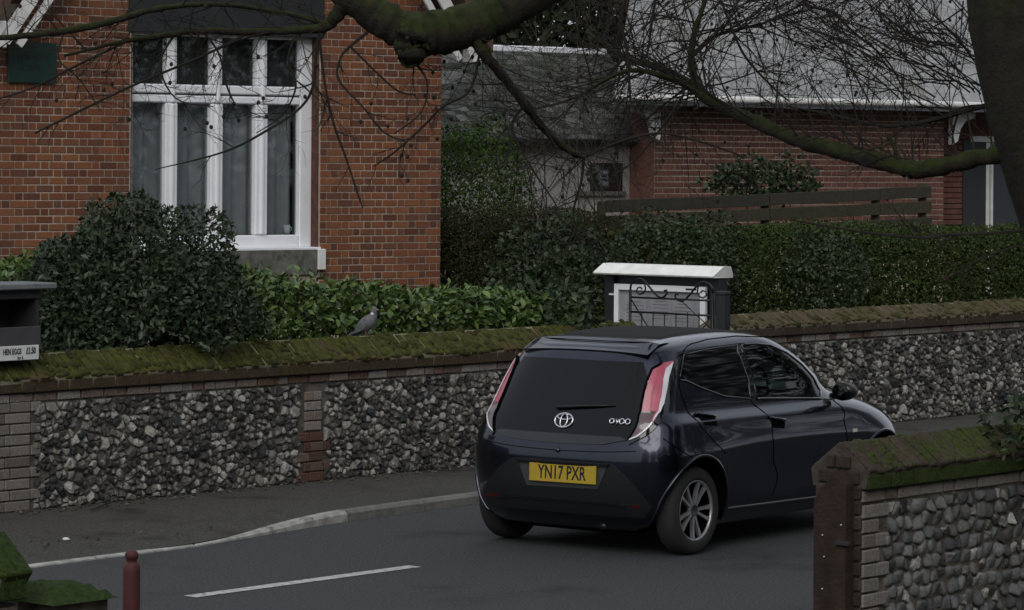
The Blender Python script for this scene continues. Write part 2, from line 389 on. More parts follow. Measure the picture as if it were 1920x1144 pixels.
def lay(parent, name, t0, t1, q, z0, z1, material, depth=.04, proud=0.):
    """a single brick in a lane wall, face at q + proud"""
    w, h = (t1 - t0) / 2, (z1 - z0) / 2
    o = link(name, brick_mesh('%s_%d_%d' % (material.name, round(w * 200), round(h * 200)), (round(w * 200) / 200, depth, round(h * 200) / 200), material, WAX), parent)
    o.location = P((t0 + t1) / 2, q - depth + proud + random.uniform(0, .006), (z0 + z1) / 2)
    o.rotation_euler = (random.uniform(-.012, .012), random.uniform(-.012, .012), random.uniform(-.012, .012)); return o
def coping(par, t0, t1, qf, zc, zr, thick, material, step=.082, both=True, band=.085, bandmat=None, joint=None):
    """projecting band, then bricks on edge sloping up to a ridge"""
    qm = qf - thick / 2; ang = math.atan2(zr - (zc + band), thick / 2 + .035); sl = math.hypot(zr - (zc + band), thick / 2 + .035)
    core = MB().prism([P(t0, qf + .02, zc + .004), P(t0, qf + .035, zc + band + .008), P(t0, qm, zr + .012), P(t0, qf - thick - .035, zc + band + .008), P(t0, qf - thick - .02, zc + .004)], TD * (t1 - t0))
    core.build('coping_core', joint or m_cjoint, par)
    t = t0
    while t < t1 - .03:                                    # projecting course
        L = random.choice((.225, .225, .11)); e = min(t + L - .010, t1)
        lay(par, 'band_brick', t, e, qf + .032, zc, zc + band - .006, bandmat or m_mossy, .05, random.uniform(-.003, .006)); t += L
    for side in ((1, -1) if both else (1,)):
        dirv = (QD * side * math.cos(ang) - UP * math.sin(ang)).normalized(); nor = dirv.cross(TD); nor = nor if nor.z > 0 else -nor
        me = brick_mesh('cope_%s_%d' % (material.name, side), (step / 2 - .005, sl / 2, .035), material, (TD, dirv, nor), .008)
        mid = P(0, qm, 0) + QD * side * (thick / 4 + .0175) + UP * ((zr + zc + band) / 2 + .0) - nor * .012
        t = t0 + step / 2
        while t < t1:
            o = link('coping_brick', me, par); o.location = mid + TD * (t + random.uniform(-.004, .004)) + nor * random.uniform(-.008, .010) + dirv * random.uniform(-.008, .008)
            o.rotation_euler = (random.uniform(-.03, .03), random.uniform(-.03, .03), random.uniform(-.03, .03)); t += step
def flint_wall(par, t0, t1, qf, zb, zt, zc, thick, holes, seed, dmin=.034, dmax=.120, rows=None, fmat=None, imat=None, nmax=290, course=True, cmat=None):
    rnd = random.Random(seed)
    MB().prism([P(t0 + .004, qf - .012, zb - .15), P(t0 + .004, qf - .012, zc + .002), P(t0 + .004, qf - thick, zc + .002), P(t0 + .004, qf - thick, zb - .15)], TD * (t1 - t0 - .008)).build('wall_core', m_bed, par)
    sts = stones(t0, t1, zb, zt, holes, dmin, dmax, rnd, rows); sts.sort(key=lambda s: -s[0] / (P(s[1], qf).y ** 2))
    stuff = MB()
    for i, st in enumerate(sts):
        c, vs, fs = stone_geo(st, rnd, qf - .014, .7 if rows else 1., bool(rows))
        if i < nmax:
            mb = MB(); mb.add(vs, fs); o = mb.build('flint', fmat, par, smooth=bool(rows)); o.location = c
        else: stuff.add([c + v for v in vs], fs)
    if stuff.v: tag(stuff.build('small_flints', imat, par), kind='stuff')
    if course:
        t = t0
        while t < t1 - .03:
            L = rnd.choice((.225, .225, .113)); e = min(t + L - .012, t1)
            lay(par, 'brick', t, e, qf, zt + .008, zc - .008, cmat or m_wbrick, .045, rnd.uniform(-.004, .006)); t += L
def brick_stack(par, t0, t1, qf, zb, zt, material, ch=.0785, toggle=(.0, .0)):
    """courses of bricks between t0 and t1, edges toothed by toggle"""
    z = zb; k = 0
    while z + ch <= zt + .02:
        a, b = (t0, t1 + toggle[1]) if k % 2 else (t0 - toggle[0], t1)
        n = max(1, round((b - a) / .2)); off = .5 if k % 2 else 0
        xs = [a] + [a + (b - a) * (i + off) / n for i in range(1 if not off else 0, n)] + [b]
        for x0, x1 in zip(xs, xs[1:]):
            if x1 - x0 > .03: lay(par, 'brick', x0 + .004, x1 - .005, qf, z + .004, z + ch - .005, material, .045, .004)
        z += ch; k += 1

wl = thing('flint_wall', 'long low flint wall with mossy brick coping beside the footway, up to the open gate', 'wall', P(0, 0, .1))
holes = [(-3, .18, 0, 2), (2.88, 3.14, .1, .87)]
flint_wall(wl, -2.2, 7.2, 0, .10, .87, .95, .33, [(-.34, .17, 0, 2), (2.88, 3.15, 0, 2)], 3, fmat=m_flint_o, imat=m_flint_i)
brick_stack(wl, -.34, .13, 0, .10, .87, m_quoin, toggle=(.0, .10))
brick_stack(wl, 2.92, 3.14, 0, .10, .50, mat('red_patch_brick', ((.2, .1, .07), (.12, .07, .05)), 20, .9, .5, 50, 'obj', [(.12, .06, .045), (.09, .05, .038), (.17, .13, .105)], .85), toggle=(.09, .08))
brick_stack(wl, 2.93, 3.12, 0, .50, .86, m_wbrick, toggle=(.0, .0))
coping(wl, -2.2, 7.2, 0, .95, 1.20, .33, m_cope)
wr = thing('flint_wall', 'flint wall with dull brick coping in front of the clipped hedge, beyond the gate', 'wall', P(8.45, 0, .1))
flint_wall(wr, 8.45, 19, 0, .10, .94, 1.02, .33, [], 5, .036, .115, fmat=m_flint_o, imat=m_flint_i)
m_cope3 = mat('olive_coping_brick', ((.1, .06, .04), (.07, .05, .03)), 14, .95, .6, 40, 'obj', [(.095, .075, .04), (.08, .065, .035), (.11, .085, .05)], .9, moss=((.075, .068, .022), .60, 2.5, .1))
coping(wr, 8.45, 19, 0, 1.02, 1.215, .33, m_cope3, bandmat=mat('brown_band_brick', ((.06, .045, .03), (.04, .032, .024)), 14, .95, .5, 40, 'obj', [(.05, .04, .028), (.065, .05, .035)], .9))
# near side
QN = 7.93
NT = -.90
wn_ = thing('flint_wall', 'near cobbled flint wall with mossy brick coping behind the wooden gatepost', 'wall', P(NT, QN, 0))
flint_wall(wn_, NT, NT + 4.6, QN, .03, .82, .90, .30, [(NT - 1, NT + .20, 0, 2)], 8, rows=.076, fmat=m_cob_o, imat=m_flint_i, cmat=m_quoin)
brick_stack(wn_, NT, NT + .16, QN, .03, .82, m_quoin, ch=.079, toggle=(.0, .09))
coping(wn_, NT, NT + 4.6, QN, .90, 1.13, .30, m_cope2, step=.083, bandmat=m_thick, joint=mat('dark_mortar', ((.04, .035, .028), (.085, .075, .06)), 14, .95, .5))
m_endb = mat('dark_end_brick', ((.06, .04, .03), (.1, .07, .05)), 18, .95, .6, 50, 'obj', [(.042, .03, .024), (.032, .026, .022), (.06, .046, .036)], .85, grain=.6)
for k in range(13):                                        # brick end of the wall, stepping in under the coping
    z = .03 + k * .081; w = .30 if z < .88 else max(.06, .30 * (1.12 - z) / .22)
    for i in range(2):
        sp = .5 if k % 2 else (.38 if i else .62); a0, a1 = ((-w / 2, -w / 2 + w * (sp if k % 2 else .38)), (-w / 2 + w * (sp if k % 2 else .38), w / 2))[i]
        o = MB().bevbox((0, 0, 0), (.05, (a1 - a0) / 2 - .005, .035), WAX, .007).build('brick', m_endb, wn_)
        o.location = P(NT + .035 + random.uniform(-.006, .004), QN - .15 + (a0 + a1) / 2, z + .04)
wf = thing('flint_wall', 'thickly moss covered low wall end beside the drive, opposite the egg box', 'wall', P(-7, QN, 0))
flint_wall(wf, -12, -6.70, QN, .03, .80, .88, .30, [], 9, rows=.09, fmat=m_cob_o, imat=m_flint_i, nmax=200, cmat=m_quoin)
coping(wf, -12, -6.70, QN, .90, 1.13, .30, m_thick, bandmat=m_thick)
gp = thing('gate_pier', 'low brick pier with flat mossy top between the moss covered wall and the red post', 'pier', P(-6.3, QN - .1, .0))
brick_stack(gp, -6.58, -6.28, QN + .05, .03, .85, m_quoin)
MB().prism([P(-6.56, QN + .04, 0), P(-6.56, QN + .04, .87), P(-6.56, QN - .25, .87), P(-6.56, QN - .25, 0)], TD * .28).build('pier_core', m_bed, gp)
rnd = random.Random(4); mb = MB(); n = 9
for i in range(n):
    for j in range(n): mb.v.append(tuple(P(-6.60 + .36 * i / (n - 1), QN + .08 - .36 * j / (n - 1), .865 + (.065 + rnd.uniform(-.012, .012)) * min(1, 4 * min(i, j, n - 1 - i, n - 1 - j) / n))))
mb.f = [(i * n + j, i * n + j + 1, (i + 1) * n + j + 1, (i + 1) * n + j) for i in range(n - 1) for j in range(n - 1)]
mb.build('moss_cap', m_thick, gp, True)
def moss_cushions(par, t0, t1, qf, zc, zr, thick, n, seed, m, rmin=.012, rmax=.035, band=.085):
    """clumps of moss sitting on the sloping coping and along its lower edge"""
    rnd = random.Random(seed); mb = MB(); qm = qf - thick / 2; k = 8
    for _ in range(n):
        t = rnd.uniform(t0, t1); f = 1 - abs(rnd.gauss(0, .35)) if rnd.random() < .6 else rnd.random(); f = min(1.02, max(0.02, f))
        c = P(t, qm + (thick / 2 + .035) * f, zr + .022 + (zc + band - zr) * f); r = rnd.uniform(rmin, rmax); sx = rnd.uniform(.7, 1.6)
        nor = (QD * .6 + UP * .8).normalized(); dn = TD.cross(nor); vs = []
        for rr, hh in ((1., -.25), (.85, .25), (.45, .48)):
            for i in range(k):
                w = 2 * math.pi * i / k; q = r * rr * rnd.uniform(.75, 1.2); vs.append(c + TD * (q * math.cos(w) * sx) + dn * (q * math.sin(w)) + nor * (r * hh))
        fs = [(j * k + i, j * k + (i + 1) % k, (j + 1) * k + (i + 1) % k, (j + 1) * k + i) for j in range(2) for i in range(k)] + [tuple(2 * k + i for i in range(k))]
        mb.add(vs, fs)
    tag(mb.build('moss_cushions', m, par, True), kind='stuff')
m_cush = mat('olive_moss', ((.06, .058, .012), (.035, .036, .009)), 30, 1., .8, 90, 'isl', [(.055, .060, .010), (.042, .05, .009), (.068, .066, .014), (.04, .034, .016)], .8)
m_cushg = mat('green_moss', ((.05, .075, .010), (.028, .045, .008)), 30, 1., .8, 90, 'isl', [(.05, .075, .010), (.035, .055, .008), (.07, .09, .014)], .8)
moss_cushions(wl, -1.5, 7.2, 0, .95, 1.20, .33, 520, 1, m_cush, .012, .04)
moss_cushions(wr, 8.45, 17, 0, 1.02, 1.215, .33, 260, 2, m_cush, .012, .035)
moss_cushions(wn_, NT + .05, NT + 3, QN, .90, 1.13, .30, 230, 3, m_cushg, .008, .022)
moss_cushions(wf, -8.2, -6.70, QN, .90, 1.13, .30, 300, 4, m_cushg, .008, .022)
# pale lichen-dusted chips on the near coping, loose twig and pebble litter
# ------------------------------------------------------------------ brick house with the gable window
HC = Vector((-.748, 34.0, 0)); HD = Vector((.788, .616, 0)).normalized(); HN = Vector((HD.y, -HD.x, 0)); HANG = math.atan2(HD.y, HD.x)
def Q(a, z, off=0.): return HC - HD * a + HN * off + UP * z          # a: metres left of the corner
def flemish(par, spans, z0, z1, fn, okf, mo, mi, order, axd, axn, ang, unit=.285, ch=.0755, nmax=295):
    """bricks in alternating long and short faces; fn(a,z,off)->point; the nearest become single parts"""
    S_, H_ = unit * .685, unit * .315; lst = []; k = 0; z = z0
    while z < z1:
        for (a0, a1) in spans:
            a = a0 - (0 if k % 2 else unit * .5)
            i = 0
            while a < a1:
                L = S_ if i % 2 == 0 else H_
                b0, b1 = max(a, a0), min(a + L, a1)
                if b1 - b0 > .025 and okf(.5 * (b0 + b1), z + ch / 2): lst.append((b0 + .006, b1 - .006, z + .0065, z + ch - .0065))
                a += L; i += 1
        z += ch; k += 1
    lst.sort(key=order); stuff = MB(); ax = (axd, axn, UP)
    for i, (b0, b1, za, zb) in enumerate(lst):
        c = fn((b0 + b1) / 2, (za + zb) / 2, -.040 + random.uniform(0, .003)); w = (b1 - b0) / 2
        if i < nmax:
            w = round(w * 100) / 100; me = brick_mesh('hb_%s_%d' % (mo.name, round(w * 100)), (w, .034, (zb - za) / 2), mo, ax, .003)
            o = link('brick', me, par); o.location = c
        else: stuff.box(c, (w, .034, (zb - za) / 2), ax)
    if stuff.v: tag(stuff.build('brickwork', mi, par), kind='stuff')
house = thing('brick_house', 'orange red brick gabled house with white mullioned window behind the laurel', 'house', Q(2.7, .3))
ZR = lambda a: 4.05 + 1.38 * (a if a < 2.6 else 5.2 - a)              # underside of the roof at a
def panel(a0, a1, z0, top, nm='wall', m=m_mortar, off=-.012, th=.3):
    MB().prism([Q(a0, z0, off), Q(a1, z0, off), Q(a1, top(a1), off), Q((a0 + a1) / 2, top((a0 + a1) / 2), off), Q(a0, top(a0), off)], -HN * th).build(nm, m, house)
panel(0.004, 1.575, .3, ZR); panel(3.832, 5.55, .3, lambda a: max(3.9, ZR(a)))
panel(1.575, 3.832, .3, lambda a: 1.44); panel(1.575, 3.832, 4.40, ZR)
MB().prism([Q(0, .3, -.32), Q(0, 4.0, -.32), Q(0, 4.0, -8), Q(0, .3, -8)], -HD * .3).build('side_wall', m_brick_i, house)
MB().prism([Q(5.55, .3, -.32), Q(5.55, 3.9, -.32), Q(5.55, 3.9, -8), Q(5.55, .3, -8)], HD * .3).build('side_wall', m_brick_i, house)
flemish(house, [(.0, 1.56), (3.845, 5.55)], 1.16, 4.72, Q, lambda a, z: z < ZR(a) - .05 or (a > 5.2 and z < 3.9), m_brick_o, m_brick_i,
        lambda b: (0 if 1.35 < b[2] < 4.2 else 9) + abs(b[0] - (.8 if b[0] < 2 else 4.6)), -HD, HN, HANG)
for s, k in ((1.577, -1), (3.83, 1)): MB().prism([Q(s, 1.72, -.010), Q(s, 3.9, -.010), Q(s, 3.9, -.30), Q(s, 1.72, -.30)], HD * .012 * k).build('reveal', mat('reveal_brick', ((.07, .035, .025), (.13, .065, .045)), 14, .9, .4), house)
MB().box(Q(2.70, 4.15, -.09), (1.17, .10, .26), (HD, HN, UP)).build('lintel', m_dark, house)
# window, set back in the wall
wf_ = -.17
win = MB().box(Q(3.79, 2.8, wf_), (.045, .045, 1.1), (HD, HN, UP)).build('window', m_white, house)
def wbar(nm, a0, a1, z0, z1, d=.045, off=wf_, par=None):
    return MB().bevbox(Q((a0 + a1) / 2, (z0 + z1) / 2, off), ((a1 - a0) / 2, d, (z1 - z0) / 2), (HD, HN, UP), .012).build(nm, m_white, par or win)
wbar('frame', 1.583, 1.737, 1.72, 3.92, .05)
wbar('frame', 1.74, 3.745, 1.72, 1.852, .047); wbar('frame', 1.74, 3.745, 3.86, 3.95, .047)
wbar('transom', 1.74, 3.745, 3.285, 3.375, .06); wbar('transom', 1.74, 3.745, 3.19, 3.268, .05)
MB().box(Q(2.7, 3.277, wf_ - .01), (1.0, .03, .012), (HD, HN, UP)).build('transom_groove', m_stone, win)
for a0, a1 in ((3.217, 3.361), (2.677, 2.824), (2.133, 2.283)):
    wbar('mullion', a0, a1, 1.855, 3.187, .055); wbar('mullion', a0 + .012, a1 - .012, 3.378, 3.857, .055)
    wbar('mullion_bead', (a0 + a1) / 2 - .022, (a0 + a1) / 2 + .022, 1.86, 3.18, .02, wf_ + .058); wbar('mullion_bead', (a0 + a1) / 2 - .022, (a0 + a1) / 2 + .022, 3.19, 3.857, .02, wf_ + .066)
MB().bevbox(Q(2.69, 1.712, -.10), (1.14, .11, .016), (HD, HN, UP), .006).build('sill', m_white, win)
cells = [(1.737, 2.133), (2.283, 2.677), (2.824, 3.217), (3.361, 3.745)]
for a0, a1 in cells:
    for z0, z1 in ((1.852, 3.19), (3.375, 3.86)):
        MB().box(Q((a0 + a1) / 2, (z0 + z1) / 2, wf_ - .02), ((a1 - a0) / 2, .003, (z1 - z0) / 2), (HD, HN, UP)).build('pane', m_pane, win)
    lat = MB(); z0, z1 = 3.375, 3.86                                  # leaded diamonds in the top lights
    for k in range(-6, 8):
        for sg in (1, -1):
            p = [];
            for f in np.linspace(0, 1, 25):
                a = a0 + (a1 - a0) * f; z = (z0 if sg > 0 else z1) + sg * ((a - a0) * 1.7 + k * .13)
                if z0 <= z <= z1: p.append(Q(a, z, wf_ - .016))
            if len(p) > 1: lat.tube([p[0], p[-1]], .002, 4)
    lat.build('lead_lattice', plain('lead', (.02, .021, .023), .9, 0, 0, .1), win)
n = 121; mb = MB()
for i in range(n):
    a = 1.70 + 2.1 * i / (n - 1); o_ = -.36 + .028 * math.sin(i * .62) + .012 * math.sin(i * .23 + 1)
    mb.v += [tuple(Q(a, 1.80, o_)), tuple(Q(a, 3.30, o_ * .98))]
mb.f = [(2 * i, 2 * i + 1, 2 * i + 3, 2 * i + 2) for i in range(n - 1)]
mb.build('curtain', m_curtain, house, True)
MB().box(Q(2.72, 3.60, -.42), (1.1, .004, .30), (HD, HN, UP)).build('blind', plain('dim_blind', (.13, .135, .13), .9), house)
rm = MB(); B = [Q(a, z, o) for o in (-.33, -3.0) for a in (1.35, 4.0) for z in (1.5, 4.3)]
rm.add(B, [(4, 5, 7, 6), (0, 1, 5, 4), (2, 6, 7, 3), (0, 4, 6, 2), (1, 3, 7, 5)]).build('room_lining', m_room, house)
MB().box(Q(2.72, 1.575, -.01), (1.11, .035, .128), (HD, HN, UP)).build('apron', m_stone, house)
MB().bevbox(Q(1.557, 1.60, .0), (.048, .045, .108), (HD, HN, UP), .008).build('apron_end_stone', m_whiteb, house)
def barge(pts, w, off, th, nm, m):
    (a0, z0), (a1, z1) = pts; L = math.hypot(a1 - a0, z1 - z0); na, nz = -(z1 - z0) / L * w / 2, (a1 - a0) / L * w / 2
    MB().prism([Q(a0 + na, z0 + nz, off), Q(a1 + na, z1 + nz, off), Q(a1 - na, z1 - nz, off), Q(a0 - na, z0 - nz, off)], -HN * th).build(nm, m, house)
for sg in (0, 1):
    f = (lambda a: a) if sg == 0 else (lambda a: 5.2 - a)
    barge([(f(-.22), 3.74), (f(2.6), 3.74 + 2.82 * 1.38)], .13, .30, .03, 'bargeboard', m_whiteb)
    barge([(f(-.04), 3.70), (f(2.6), 3.70 + 2.64 * 1.38)], .07, .27, .03, 'bargeboard_lower', m_whiteb)
    MB().bevbox(Q(f(-.27), 3.80, .2), (.08, .1, .13), (HD, HN, UP), .01).build('eaves_box', m_whiteb, house)
    e = [(f(-.42), 3.66), (f(2.6), 3.66 + 3.02 * 1.38)]
    rf = MB().prism([Q(e[0][0], e[0][1] + .12, .34), Q(e[1][0], e[1][1] + .12, .34), Q(e[1][0], e[1][1] + .27, .34), Q(e[0][0], e[0][1] + .27, .34)], -HN * 8).build('roof', mat('roof_tile', ((.08, .05, .04), (.12, .075, .055)), 10, .9, .5), house)
tag(house, 'orange red brick gabled house with white mullioned window behind the laurel', 'house')
sg_ = thing('wall_sign', 'dark green square club sign fixed to the brick house wall', 'sign', Q(4.963, 3.35, .03))
MB().bevbox(Q(4.963, 3.548, .02), (.268, .012, .196), (HD, HN, UP), .004).build('board', plain('sign_green', (.003, .028, .018), .6), sg_)
def text(body, par, M4, size, material, ex=.001, sx=1., nm='lettering', bold=0.):
    c = bpy.data.curves.new(nm, 'FONT'); c.body = body; c.size = size; c.align_x = 'CENTER'; c.align_y = 'CENTER'; c.extrude = ex; c.offset = bold
    c.resolution_u = 3; c.materials.append(material); tmp = bpy.data.objects.new(nm, c); COL.objects.link(tmp)
    me = bpy.data.meshes.new_from_object(tmp.evaluated_get(bpy.context.evaluated_depsgraph_get())); bpy.data.objects.remove(tmp); me.name = nm
    if not me.materials: me.materials.append(material)
    o = link(nm, me, par); o.matrix_basis = M4 @ Matrix.Diagonal((sx, 1, 1, 1)); return o
def frame4(c, xd, yd, zd):
    m = Matrix.Identity(4)
    for i, v in enumerate((xd, yd, zd)): m.col[i] = (*v, 0)
    m.col[3] = (*c, 1); return m
m_signtx = plain('sign_letter', (.004, .018, .014), .5)
text('BUSINESS', sg_, frame4(Q(4.965, 3.60, .034), HD, UP, HN), .088, m_signtx)
text('CLUB', sg_, frame4(Q(4.985, 3.50, .034), HD, UP, HN), .088, m_signtx)
mug = thing('mug', 'small white mug on the window ledge inside the brick house', 'mug', Q(1.80, 1.86, -.26))
MB().lathe([(.001, 0), (.035, 0), (.038, .09), (.033, .09), (.03, .01), (.001, .01)], Q(1.80, 1.862, -.26), 14).build('cup', m_white, mug, True)
MB().tube([Q(1.765, 1.935, -.26), Q(1.742, 1.925, -.26), Q(1.740, 1.90, -.26), Q(1.764, 1.885, -.26)], .006, 6).build('handle', m_white, mug, True)

# ------------------------------------------------------------------ second brick house with pale hipped roof
C2 = Vector((1.876, 42.0, 0))
def R2(b, z, off=0.): return C2 + HD * b + HN * off + UP * z
h2 = thing('brick_house', 'dark red brick house with pale grey hipped roof and white eaves brackets', 'house', R2(3, .4))
def slab(b0, b1, z0, z1, off, th, nm, m, par): return MB().prism([R2(b0, z0, off), R2(b1, z0, off), R2(b1, z1, off), R2(b0, z1, off)], -HN * th).build(nm, m, par)
slab(.004, 5.386, .4, 3.42, -.012, .3, 'wall', m_mortar, h2); slab(5.386, 9.5, .4, 3.42, -.42, .3, 'porch_wall', m_brick2_i, h2)
slab(-.008, .003, .4, 3.40, -.014, .5, 'side_wall', mat('corner_brick', ((.15, .065, .05), (.21, .11, .09)), 9, .9, .3), h2)
flemish(h2, [(0, 5.39)], 1.75, 3.40, lambda a, z, o: R2(a, z, o), lambda a, z: True, m_brick2_o, m_brick2_i, lambda b: (0 if b[2] > 2.1 else 5) + abs(b[0] - 1.6), HD, HN, HANG, unit=.30, ch=.077)
for z in np.arange(1.75, 3.35, .077):                         # courses of the set-back porch wall
    b = 5.5 + (.12 if int(round(z / .077)) % 2 else 0)
    while b < 6.35:
        o = link('porch_brick', brick_mesh('pb', (.108, .03, .033), m_brick2_o, (HD, HN, UP), .003), h2); o.location = R2(b + .11, z + .038, -.41); b += .225
e0, e1 = R2(-1.13, 3.50, .5), R2(10, 3.50, .5); run = 5.0; rise = run * .80
hb, hb1 = R2(-1.13 + run, 3.5 + rise, .5 - run), R2(10, 3.5 + rise, .5 - run); ho = R2(-1.13, 3.5, .5 - 2 * run)
m_slate = mat('pale_slate', ((.24, .24, .24), (.36, .36, .355)), 3.5, .8, .4, 12, moss=((.22, .22, .19), .62, 1.5, 0))
rf = MB(); nn = 40                                             # lapped slate courses, each a shallow step
for k in range(nn):
    f0, f1 = k / nn, (k + 1) / nn; up0, up1 = UP * .010, UP * .004
    A, Bq = e0.lerp(hb, f0) + up0, e1.lerp(hb1, f0) + up0; Cq, D = e1.lerp(hb1, f1) + up1, e0.lerp(hb, f1) + up1
    rf.add([A, Bq, Cq, D, A - UP * .008, Bq - UP * .008], [(0, 1, 2, 3), (4, 5, 1, 0)])
    if k == 0: rf.add([e0, hb, Vector((hb.x, hb.y, 3.4)), Vector((e0.x, e0.y, 3.4))], [(0, 1, 2, 3)])
rf.build('roof', m_slate, h2)
MB().tube([R2(-1.15, 3.455, .55), R2(9.8, 3.455, .55)], .045, 10).build('gutter', m_whiteb, h2, True)
slab(-1.12, 9.7, 3.36, 3.47, .47, .02, 'fascia', plain('grey_fascia', (.35, .37, .42), .6), h2)
slab(-1.10, 9.6, 3.38, 3.40, .44, .5, 'soffit', m_dark, h2)
def bracket(b, sg):
    pl = [(0, 3.37), (sg * .46, 3.37), (sg * .44, 3.28), (sg * .26, 3.24), (sg * .15, 3.12), (sg * .10, 2.95), (0, 2.90)]
    MB().prism([R2(b + x, z, .12) for x, z in pl], -HN * .09).build('bracket', m_whiteb, h2)
bracket(-.01, -1); bracket(5.44, 1)
slab(1.755, 1.775, 3.22, 3.33, .03, .03, 'vent_frame', m_whiteb, h2); slab(1.845, 1.865, 3.22, 3.33, .03, .03, 'vent_frame', m_whiteb, h2)
slab(1.776, 1.844, 3.22, 3.235, .03, .03, 'vent_frame', m_whiteb, h2)
slab(6.15, 6.62, .5, 2.98, -.36, .06, 'door_surround', plain('grey_green', (.025, .028, .028), .7), h2)
slab(6.62, 6.69, .5, 2.94, -.36, .08, 'door_frame', m_whiteb, h2); slab(6.73, 6.77, .5, 2.94, -.36, .08, 'door_frame', m_whiteb, h2); slab(6.30, 6.9, 2.95, 3.03, -.35, .08, 'door_head', m_whiteb, h2)
slab(6.77, 7.6, .5, 2.94, -.39, .05, 'door', plain('dark_door', (.03, .035, .04), .5), h2)
# rendered wing with mossy slate roof between the houses
ob = thing('outbuilding', 'grey rendered wing with mossy slate roof and white ridge between the two brick houses', 'building', R2(-3, .4, -.5))
slab(-7, -.012, .4, 2.95, -.5, .25, 'wall', mat('lilac_grey_render', ((.30, .28, .27), (.38, .36, .35)), 2, .95, .2), ob)
wb = slab(-.69, -.14, 2.24, 2.61, -.49, .02, 'window', m_black, ob)
MB().box(R2(-.415, 2.425, -.475), (.25, .006, .165), (HD, HN, UP)).build('pane', m_pane, wb)
slab(-.95, -.12, 2.18, 2.235, -.44, .12, 'sill', m_stone, ob)
m_oslate = mat('mossy_slate', ((.055, .06, .058), (.09, .095, .092)), 9, .85, .5, 30, 'isl', [(.03, .033, .03), (.055, .06, .055), (.10, .10, .095), (.04, .045, .035), (.15, .15, .14)], .9, moss=((.05, .06, .025), .62, 2.4, 0))
ea, ri = 2.90, 4.10; cnt = MB(); rows = 17
for k in range(rows):
    f0, f1 = k / rows, (k + 1.35) / rows; b = -7.2 + (.11 if k % 2 else 0)
    while b < (.75 if f0 > .12 else -.02):
        w = .15; j = random.uniform(-.012, .012)
        c = [R2(b, ea + (ri - ea) * f0 + .018 + j, -.3 - 1.7 * f0), R2(b + w, ea + (ri - ea) * f0 + .018 + j, -.3 - 1.7 * f0), R2(b + w, ea + (ri - ea) * f1 + .008, -.3 - 1.7 * f1), R2(b, ea + (ri - ea) * f1 + .008, -.3 - 1.7 * f1)]
        cnt.add(c + [c[0] - UP * .02, c[1] - UP * .02], [(0, 1, 2, 3), (4, 5, 1, 0)]); b += .155
    if k == 0: cnt.prism([R2(-7.2, ea - .02, -.32), R2(-7.2, ri, -2.0), R2(-7.2, ri - .2, -2.2), R2(-7.2, ea - .1, -.6)], HD * 7.18)
tag(cnt.build('slates', m_oslate, ob), kind='stuff')
MB().bevbox(R2(-.2, ri + .035, -2.02), (1.0, .07, .045), (HD, HN, UP), .015).build('ridge', m_white, ob)
MB().tube([R2(-7, ea - .02, -.25), R2(-.6, ea - .02, -.25)], .045, 8).build('gutter', m_black, ob, True)
# ------------------------------------------------------------------ board fence behind the hedge
FA, FB = near_ray(1135, 376, 37.0), near_ray(1745, 350, 40.5)
fen = thing('board_fence', 'weathered horizontal board fence above the clipped hedge', 'fence', (FA + FB) / 2 - UP * 1.9)
fd = (FB - FA); fl = fd.length; fd = fd.normalized(); fx = Vector((fd.y, -fd.x, 0)).normalized(); fu = fx.cross(fd); fu = fu if fu.z > 0 else -fu
spl = [0, .48, .83, 1]
for r in range(5):
    for i in range(3):
        L0, L1 = spl[i] * fl, spl[i + 1] * fl; zz = -.07 - r * .19
        o = MB().bevbox((0, 0, 0), ((L1 - L0) / 2 - .006, .014, .072), (fd, fx, fu), .004).build('board', m_fence, fen)
        o.location = FA + fd * (L0 + L1) / 2 + fu * (zz + random.uniform(-.012, .012)) + fx * random.uniform(0, .01); o.rotation_euler = (0, random.uniform(-.004, .004), 0)
for f in (.0, .48, .83, .985):
    c = FA + fd * fl * f - fx * .07; MB().bevbox(c + Vector((0, 0, -.8)), (.05, .05, .79 if f < .98 else .84), None, .008).build('post', m_fence, fen)
# ------------------------------------------------------------------ foliage
def unit(a): return a / np.maximum(np.linalg.norm(a, axis=1, keepdims=True), 1e-9)
def leaves(name, pts, nrm, L, ratio, material, parent, rs, out=.5, fold=.22, hang=0.):
    """thousands of small folded leaves, one loose piece each"""
    n = len(pts); d = unit(nrm * out + rs.normal(size=(n, 3)) * .75 + np.array([0, 0, -hang])); s = unit(np.cross(d, nrm + rs.normal(size=(n, 3)) * .45)); u = np.cross(s, d)
    l = rs.uniform(L[0], L[1], (n, 1)); w = l * ratio * rs.uniform(.8, 1.2, (n, 1))
    V = np.stack([pts, pts + d * l * .5 + s * w * .5 + u * w * fold, pts + d * l, pts + d * l * .5 - s * w * .5 + u * w * fold], 1).reshape(-1, 3)
    i = np.arange(n)[:, None] * 4; Fc = np.concatenate([i + [[0, 1, 2]], i + [[0, 2, 3]]], 1).reshape(-1, 3)
    o = fast_mesh(name, V, Fc, material, parent); tag(o, kind='stuff'); return o
def lumps(u, rs, k=10, f=4.0, amp=.1):
    s = np.zeros(len(u))
    for _ in range(k): s += np.sin(u @ rs.normal(size=3) * f + rs.uniform(0, 6.3))
    return 1 + amp * s / math.sqrt(k)
def blob(c, r, n, rs, amp=.12, f=4., deep=.45, low=-.9):
    u = unit(rs.normal(size=(int(n * 1.6), 3))); u = u[u[:, 2] > low][:n]; k = lumps(u, rs, 10, f, amp) * (1 - deep * rs.random(len(u)) ** 2.2)
    return np.array(c) + u * np.array(r) * k[:, None], u
